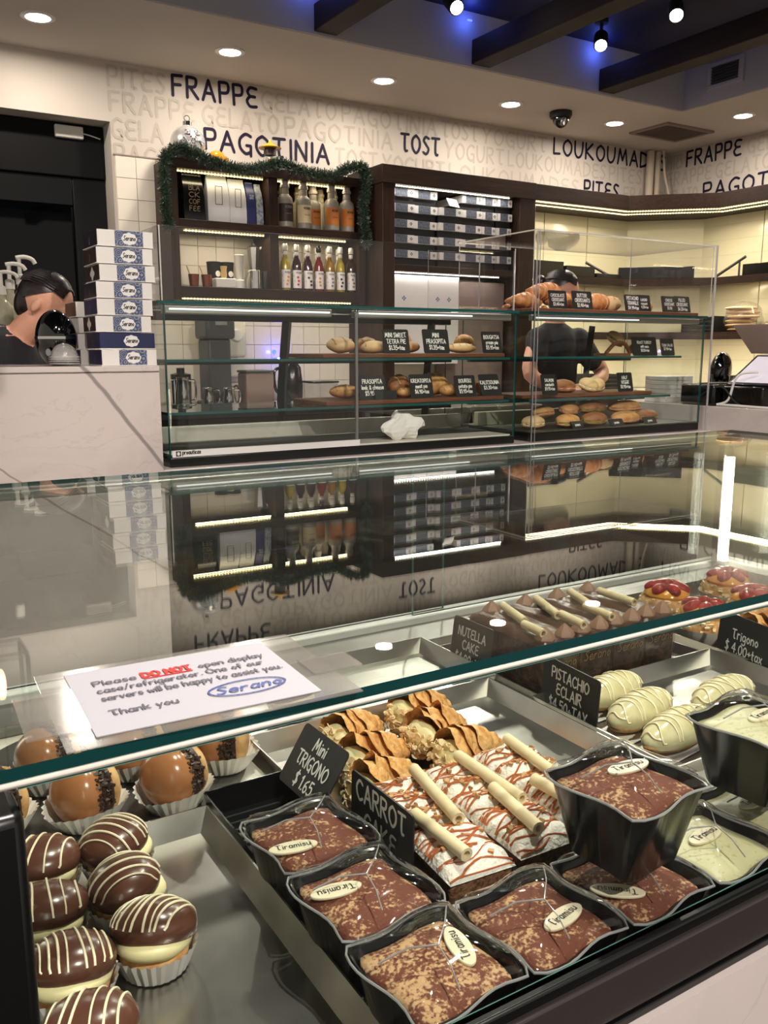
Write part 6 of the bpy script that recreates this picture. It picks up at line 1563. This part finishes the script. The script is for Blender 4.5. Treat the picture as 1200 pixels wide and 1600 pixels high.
t = thing('lid_stack', 'stack of clear domed plastic lids at the counter edge', 'lids', (.572, 2.755, 1.2305))
for i in range(4): MB().open_lathe([(.0445, .005 + i * .0065), (.0455, .0055 + i * .0065), (.0455, .009 + i * .0065)], 36).build('lid_rim', 'film_white', t)
MB().ell((0, 0, .022), (.040, .040, .045), 34, 14, None, 0, 1).build('dome', 'film_white', t); MB().ell((0, 0, .016), (.039, .039, .044), 34, 14, None, 0, 1).build('dome', 'film_white', t)
def pump(label, x, y, z, h, mat, lab=False, liquid='clear'):
    t = thing('pump_bottle', label, 'bottle', (x, y, z), 0, 'syrup pump bottles at far left'); k = h / .3
    MB().lathe([(.036, 0), (.038, .004), (.038, .14 * k), (.030, .17 * k), (.014, .19 * k), (.014, .205 * k)], 22).build('bottle', mat, t)
    MB().lathe([(.018, .205 * k), (.018, .235 * k), (.008, .24 * k), (.008, .285 * k)], 18).build('pump', 'white_plastic', t)
    MB().tube(curve([(-.012, 0, .288 * k), (.02, 0, .292 * k), (.05, 0, .286 * k), (.062, 0, .272 * k)]), .007 * k, 8).build('spout', 'white_plastic', t)
    if lab: MB().lathe([(.0385, .05), (.0385, .12)], 22).build('label', 'label_white', t)
o = MB().box(-.2, 1.16, 0, .5, 0, .018).build('back_bar_shelf', 'steel', bevel=.003, loc=(-.1, 3.62, 1.262)); tag(o, 'steel back bar shelf behind the tall marble counter', 'shelf')
t_ = thing('back_bar', 'dark cabinet under the steel bar shelf at far left', 'cabinet', (.3, 3.85, 0)); MB().box(-.7, .75, -.2, .25, 0, 1.262).build('carcass', 'black_matt', t_, smooth=False)
PZ = 1.2805
for x, y, h, m, lb, nm in ((.555, 3.72, .30, 'syrup_clear', False, 'pump bottle at the left edge, tallest spout'), (.600, 3.80, .34, 'syrup_clear', False, 'pump bottle with a tall white spout, behind'), (.642, 3.70, .25, 'syrup_amber', False, 'pump bottle with short white pump'), (.725, 3.70, .245, 'syrup_clear', True, 'pump bottle with a round blue label next to the woman'), (.66, 3.92, .38, 'syrup_clear', False, 'pump bottle in the rear with the highest spout')):
    pump(nm, x, y, PZ, h, m, lb)
# ------------------------------------------------------------------ pendant lantern above the case (seen mirrored in the glass)
t = thing('pendant_lantern', 'black wire-frame pendant lantern with a glowing bulb', 'lamp', (.255, 2.17, 1.665))
a, b = .055, .19
for x in (-a, a):
    for y in (-a, a): MB().tube([(x, y, 0), (x, y, b)], .005, 4).build('upright', 'black_frame', t)
for z in (0, b):
    for p, q in (((-a, -a), (a, -a)), ((a, -a), (a, a)), ((a, a), (-a, a)), ((-a, a), (-a, -a))): MB().tube([(*p, z), (*q, z)], .005, 4).build('crossbar', 'black_frame', t)
MB().tube([(0, 0, b), (0, 0, TOPZ - 1.665)], .003, 6).build('cord', 'black_matt', t); MB().tube([(-a, 0, b), (a, 0, b)], .004, 4).build('crossbar', 'black_frame', t)
MB().lathe([(.014, .115), (.016, .12), (.016, b)], 14).build('socket', 'black_matt', t); MB().ell((0, 0, .085), (.011, .011, .036), 16, 12).build('bulb', 'bulb', t)

# ------------------------------------------------------------------ people
def fuse(mb, name, mat, parent, vox, it=3):
    o = mb.build(name, mat, parent); r = o.modifiers.new('fuse', 'REMESH'); r.mode = 'VOXEL'; r.voxel_size = vox; r.use_smooth_shade = True
    s_ = o.modifiers.new('soft', 'SMOOTH'); s_.iterations = it; s_.factor = .5
    return o
def limb(mb, pts, rad, n=14):
    P = [Vector(p) for p in pts]
    Q = curve(P, 5) if len(P) > 2 else [P[0].lerp(P[1], i / 5) for i in range(6)]
    k = (len(Q) - 1) / (len(rad) - 1); rr = []
    for i in range(len(Q)):
        u = i / k; a = min(int(u), len(rad) - 2); rr.append(rad[a] + (rad[a + 1] - rad[a]) * (u - a))
    mb.tube(Q, rr, n); mb.ell(Q[0], (rr[0],) * 3, 14, 8); mb.ell(Q[-1], (rr[-1],) * 3, 14, 8)
def hand(mb, w, d, side, s=1):
    """palm from wrist w along direction d with five curled fingers"""
    D = Vector(d).normalized(); U = Vector((0, 0, 1)); A = D.cross(U).normalized(); U = A.cross(D)
    W = Vector(w); pc = W + D * .045 * s
    mb.ell(pc, (.042 * s, .036 * s, .014 * s), 14, 8, Matrix((D, A, U)).transposed())
    for k, L in enumerate((.066, .074, .070, .056)):
        b = W + D * .078 * s + A * (-.027 + .018 * k) * s
        limb(mb, [b - D * .015, b + D * L * .45 * s - U * .004, b + D * L * .75 * s - U * .018, b + D * L * .85 * s - U * .034], [.0088 * s, .0082 * s, .0075 * s, .0066 * s], 8)
    b = W + D * .03 * s + A * (-.034 * side) * s
    limb(mb, [b, b + D * .03 + A * (-.018 * side), b + D * .056 + A * (-.016 * side) - U * .012], [.0105, .0095, .008], 8)
def head_mesh(mb, c, R, s=1):
    """skull, jaw, nose, brows, lips, ears; R turns the face (local -Y looks forward)"""
    C = Vector(c); V = lambda x, y, z: C + R @ (Vector((x, y, z)) * s)
    def E(p, r, rr=None): mb.ell(V(*p), tuple(q * s for q in r), 22, 14, R if rr is None else R @ rr)
    E((0, .012, .03), (.074, .092, .085)); E((0, -.022, -.03), (.060, .066, .075)); E((0, -.052, -.082), (.028, .026, .022))
    E((0, -.090, -.012), (.0105, .014, .026), RX(-.25)); E((0, -.100, -.028), (.014, .012, .010))
    for sx in (-1, 1):
        E((sx * .030, -.076, .022), (.021, .012, .007)); E((sx * .040, -.066, -.022), (.022, .02, .022)); E((sx * .029, -.074, .003), (.013, .010, .008)); E((sx * .076, .012, -.004), (.0075, .015, .026), RX(.2))
    E((0, -.086, -.056), (.022, .010, .006)); E((0, -.083, -.066), (.019, .010, .007))
def eyes(parent, c, R, s=1):
    C = Vector(c)
    for sx in (-1, 1):
        MB().ell(C + R @ Vector((sx * .029 * s, -.0835 * s, .004 * s)), (.009 * s, .004 * s, .005 * s), 12, 8, R).build('eye', 'white_gloss', parent); MB().ell(C + R @ Vector((sx * .029 * s, -.0868 * s, .004 * s)), (.0042 * s, .0018 * s, .0042 * s), 10, 6, R).build('iris', 'black_gloss', parent)
        MB().tube([C + R @ (Vector((sx * q[0], q[1], q[2])) * s) for q in ((.012, -.086, .024), (.028, -.087, .029), (.046, -.078, .024))], .003 * s, 6).build('eyebrow', 'hair_dark', parent)
def hair(parent, c, R, s=1, bun=True):
    C = Vector(c); m = MB(); V = lambda x, y, z: C + R @ (Vector((x, y, z)) * s)
    m.ell(V(0, .018, .036), (.079 * s, .095 * s, .086 * s), 32, 18, R @ RX(-.62), .02, 1); m.ell(V(0, .062, -.002), (.060 * s, .046 * s, .070 * s), 22, 14, R)
    for k in range(22):
        a = -1.15 + 2.3 * k / 21
        P = []
        for u in (0, .25, .5, .75, 1):
            e_ = -.92 + 1.9 * u; P.append(V(.0800 * sin(a) * cos(e_ * .8), .018 + .0965 * sin(e_), .036 + .0875 * cos(a) * cos(e_)))
        m.tube(P, .0032 * s, 6)
    if bun: m.ell(V(0, .125, .035), (.036 * s, .034 * s, .036 * s), 18, 12, R)
    return m.build('hair', 'hair_dark', parent)
# woman at the left, bending over behind the tall counter
t = thing('person', 'person in a black T-shirt bending behind the marble counter at left', 'person', (.46, 3.44, 0))
LO = Vector((.46, 3.44, 0)); Q = lambda x, y, z: Vector((x, y, z)) - LO
hc = Q(.635, 3.30, 1.425); HR_ = RZ(radians(62)) @ RX(radians(26))
m = MB(); head_mesh(m, hc, HR_, 1.0)
limb(m, [Q(.50, 3.36, 1.26), Q(.555, 3.34, 1.33), Q(.60, 3.315, 1.38)], [.062, .052, .054])
limb(m, [Q(.42, 3.46, .82), Q(.43, 3.43, 1.02), Q(.47, 3.38, 1.22)], [.15, .135, .15]); m.ell(Q(.46, 3.38, 1.22), (.19, .12, .11), 22, 14)
for sx, h in ((-1, (.30, 3.36, 1.0)), (1, (.66, 3.42, 1.02))):
    sh = Q(.46 + .0 * sx, 3.38, 1.23) + RZ(radians(40)) @ Vector((.0, 0, 0)) + Vector((.14 * sx, .04 * sx, 0)); w_ = Q(*h)
    limb(m, [sh, sh.lerp(w_, .45) + Vector((.03 * sx, .04, -.06)), w_], [.052, .042, .028]); hand(m, w_, (.5, -.3, -.6), sx)
for sx in (-1, 1): limb(m, [Q(.42 + .09 * sx, 3.47, .84), Q(.44 + .09 * sx, 3.43, .46), Q(.42 + .09 * sx, 3.48, .08)], [.095, .062, .042]); m.ell(Q(.43 + .09 * sx, 3.43, .035), (.045, .12, .035), 14, 8)
fuse(m, 'body', 'skin', t, .0055)
m = MB(); limb(m, [Q(.42, 3.46, .82), Q(.43, 3.43, 1.02), Q(.465, 3.385, 1.21)], [.165, .15, .163]); m.ell(Q(.455, 3.385, 1.215), (.205, .135, .118), 24, 14)
m.ell(Q(.505, 3.36, 1.262), (.085, .08, .05), 18, 10)
for sx in (-1, 1): limb(m, [Q(.46 + .14 * sx, 3.38 + .04 * sx, 1.23), Q(.46 + .20 * sx, 3.38 + .05 * sx, 1.10)], [.068, .06])
fuse(m, 'shirt', 'shirt_black', t, .012)
m = MB(); m.ell(Q(.42, 3.46, .80), (.17, .14, .1), 20, 12)
for sx in (-1, 1): limb(m, [Q(.42 + .09 * sx, 3.47, .84), Q(.44 + .09 * sx, 3.43, .46), Q(.42 + .09 * sx, 3.48, .10)], [.105, .074, .056])
fuse(m, 'trousers', 'jeans', t, .014)
hair(t, hc, HR_, 1.0, False); eyes(t, hc, HR_)
# woman at the right, working behind the croissants
t = thing('person', 'person with tied dark hair working behind the right glass case', 'person', (3.33, 3.56, 0))
LO = Vector((3.33, 3.56, 0))
hc = Q(3.30, 3.56, 1.565); HR_ = RZ(radians(48)) @ RX(radians(14))
m = MB(); head_mesh(m, hc, HR_, 1.02)
limb(m, [Q(3.29, 3.60, 1.36), Q(3.288, 3.59, 1.43), Q(3.295, 3.575, 1.50)], [.062, .052, .054])
limb(m, [Q(3.30, 3.60, .86), Q(3.30, 3.60, 1.08), Q(3.29, 3.60, 1.30)], [.125, .11, .12]); m.ell(Q(3.29, 3.60, 1.32), (.155, .09, .09), 22, 14)
limb(m, [Q(3.41, 3.54, 1.33), Q(3.52, 3.46, 1.155), Q(3.34, 3.36, 1.10)], [.050, .040, .027]); hand(m, Q(3.34, 3.36, 1.10), (-.9, -.25, -.12), -1)
limb(m, [Q(3.16, 3.58, 1.33), Q(3.05, 3.50, 1.15), Q(3.16, 3.37, 1.08)], [.050, .040, .027]); hand(m, Q(3.16, 3.37, 1.08), (.5, -.7, -.12), 1)
for sx in (-1, 1): limb(m, [Q(3.30 + .09 * sx, 3.60, .86), Q(3.30 + .09 * sx, 3.58, .47), Q(3.30 + .09 * sx, 3.62, .08)], [.095, .062, .042]); m.ell(Q(3.30 + .09 * sx, 3.57, .035), (.045, .12, .035), 14, 8)
fuse(m, 'body', 'skin', t, .0055)
m = MB(); limb(m, [Q(3.30, 3.60, .84), Q(3.30, 3.60, 1.08), Q(3.29, 3.60, 1.30)], [.14, .125, .132]); m.ell(Q(3.29, 3.60, 1.315), (.165, .10, .098), 24, 14); m.ell(Q(3.29, 3.60, 1.375), (.085, .075, .04), 18, 10)
limb(m, [Q(3.41, 3.54, 1.33), Q(3.47, 3.49, 1.22)], [.066, .058]); limb(m, [Q(3.16, 3.58, 1.33), Q(3.11, 3.53, 1.22)], [.066, .058])
fuse(m, 'shirt', 'shirt_black', t, .012)
m = MB(); m.ell(Q(3.30, 3.60, .83), (.165, .135, .1), 20, 12)
for sx in (-1, 1): limb(m, [Q(3.30 + .09 * sx, 3.60, .86), Q(3.30 + .09 * sx, 3.58, .47), Q(3.30 + .09 * sx, 3.62, .10)], [.105, .074, .056])
fuse(m, 'trousers', 'jeans', t, .014)
hair(t, hc, HR_, 1.02); eyes(t, hc, HR_, 1.02)
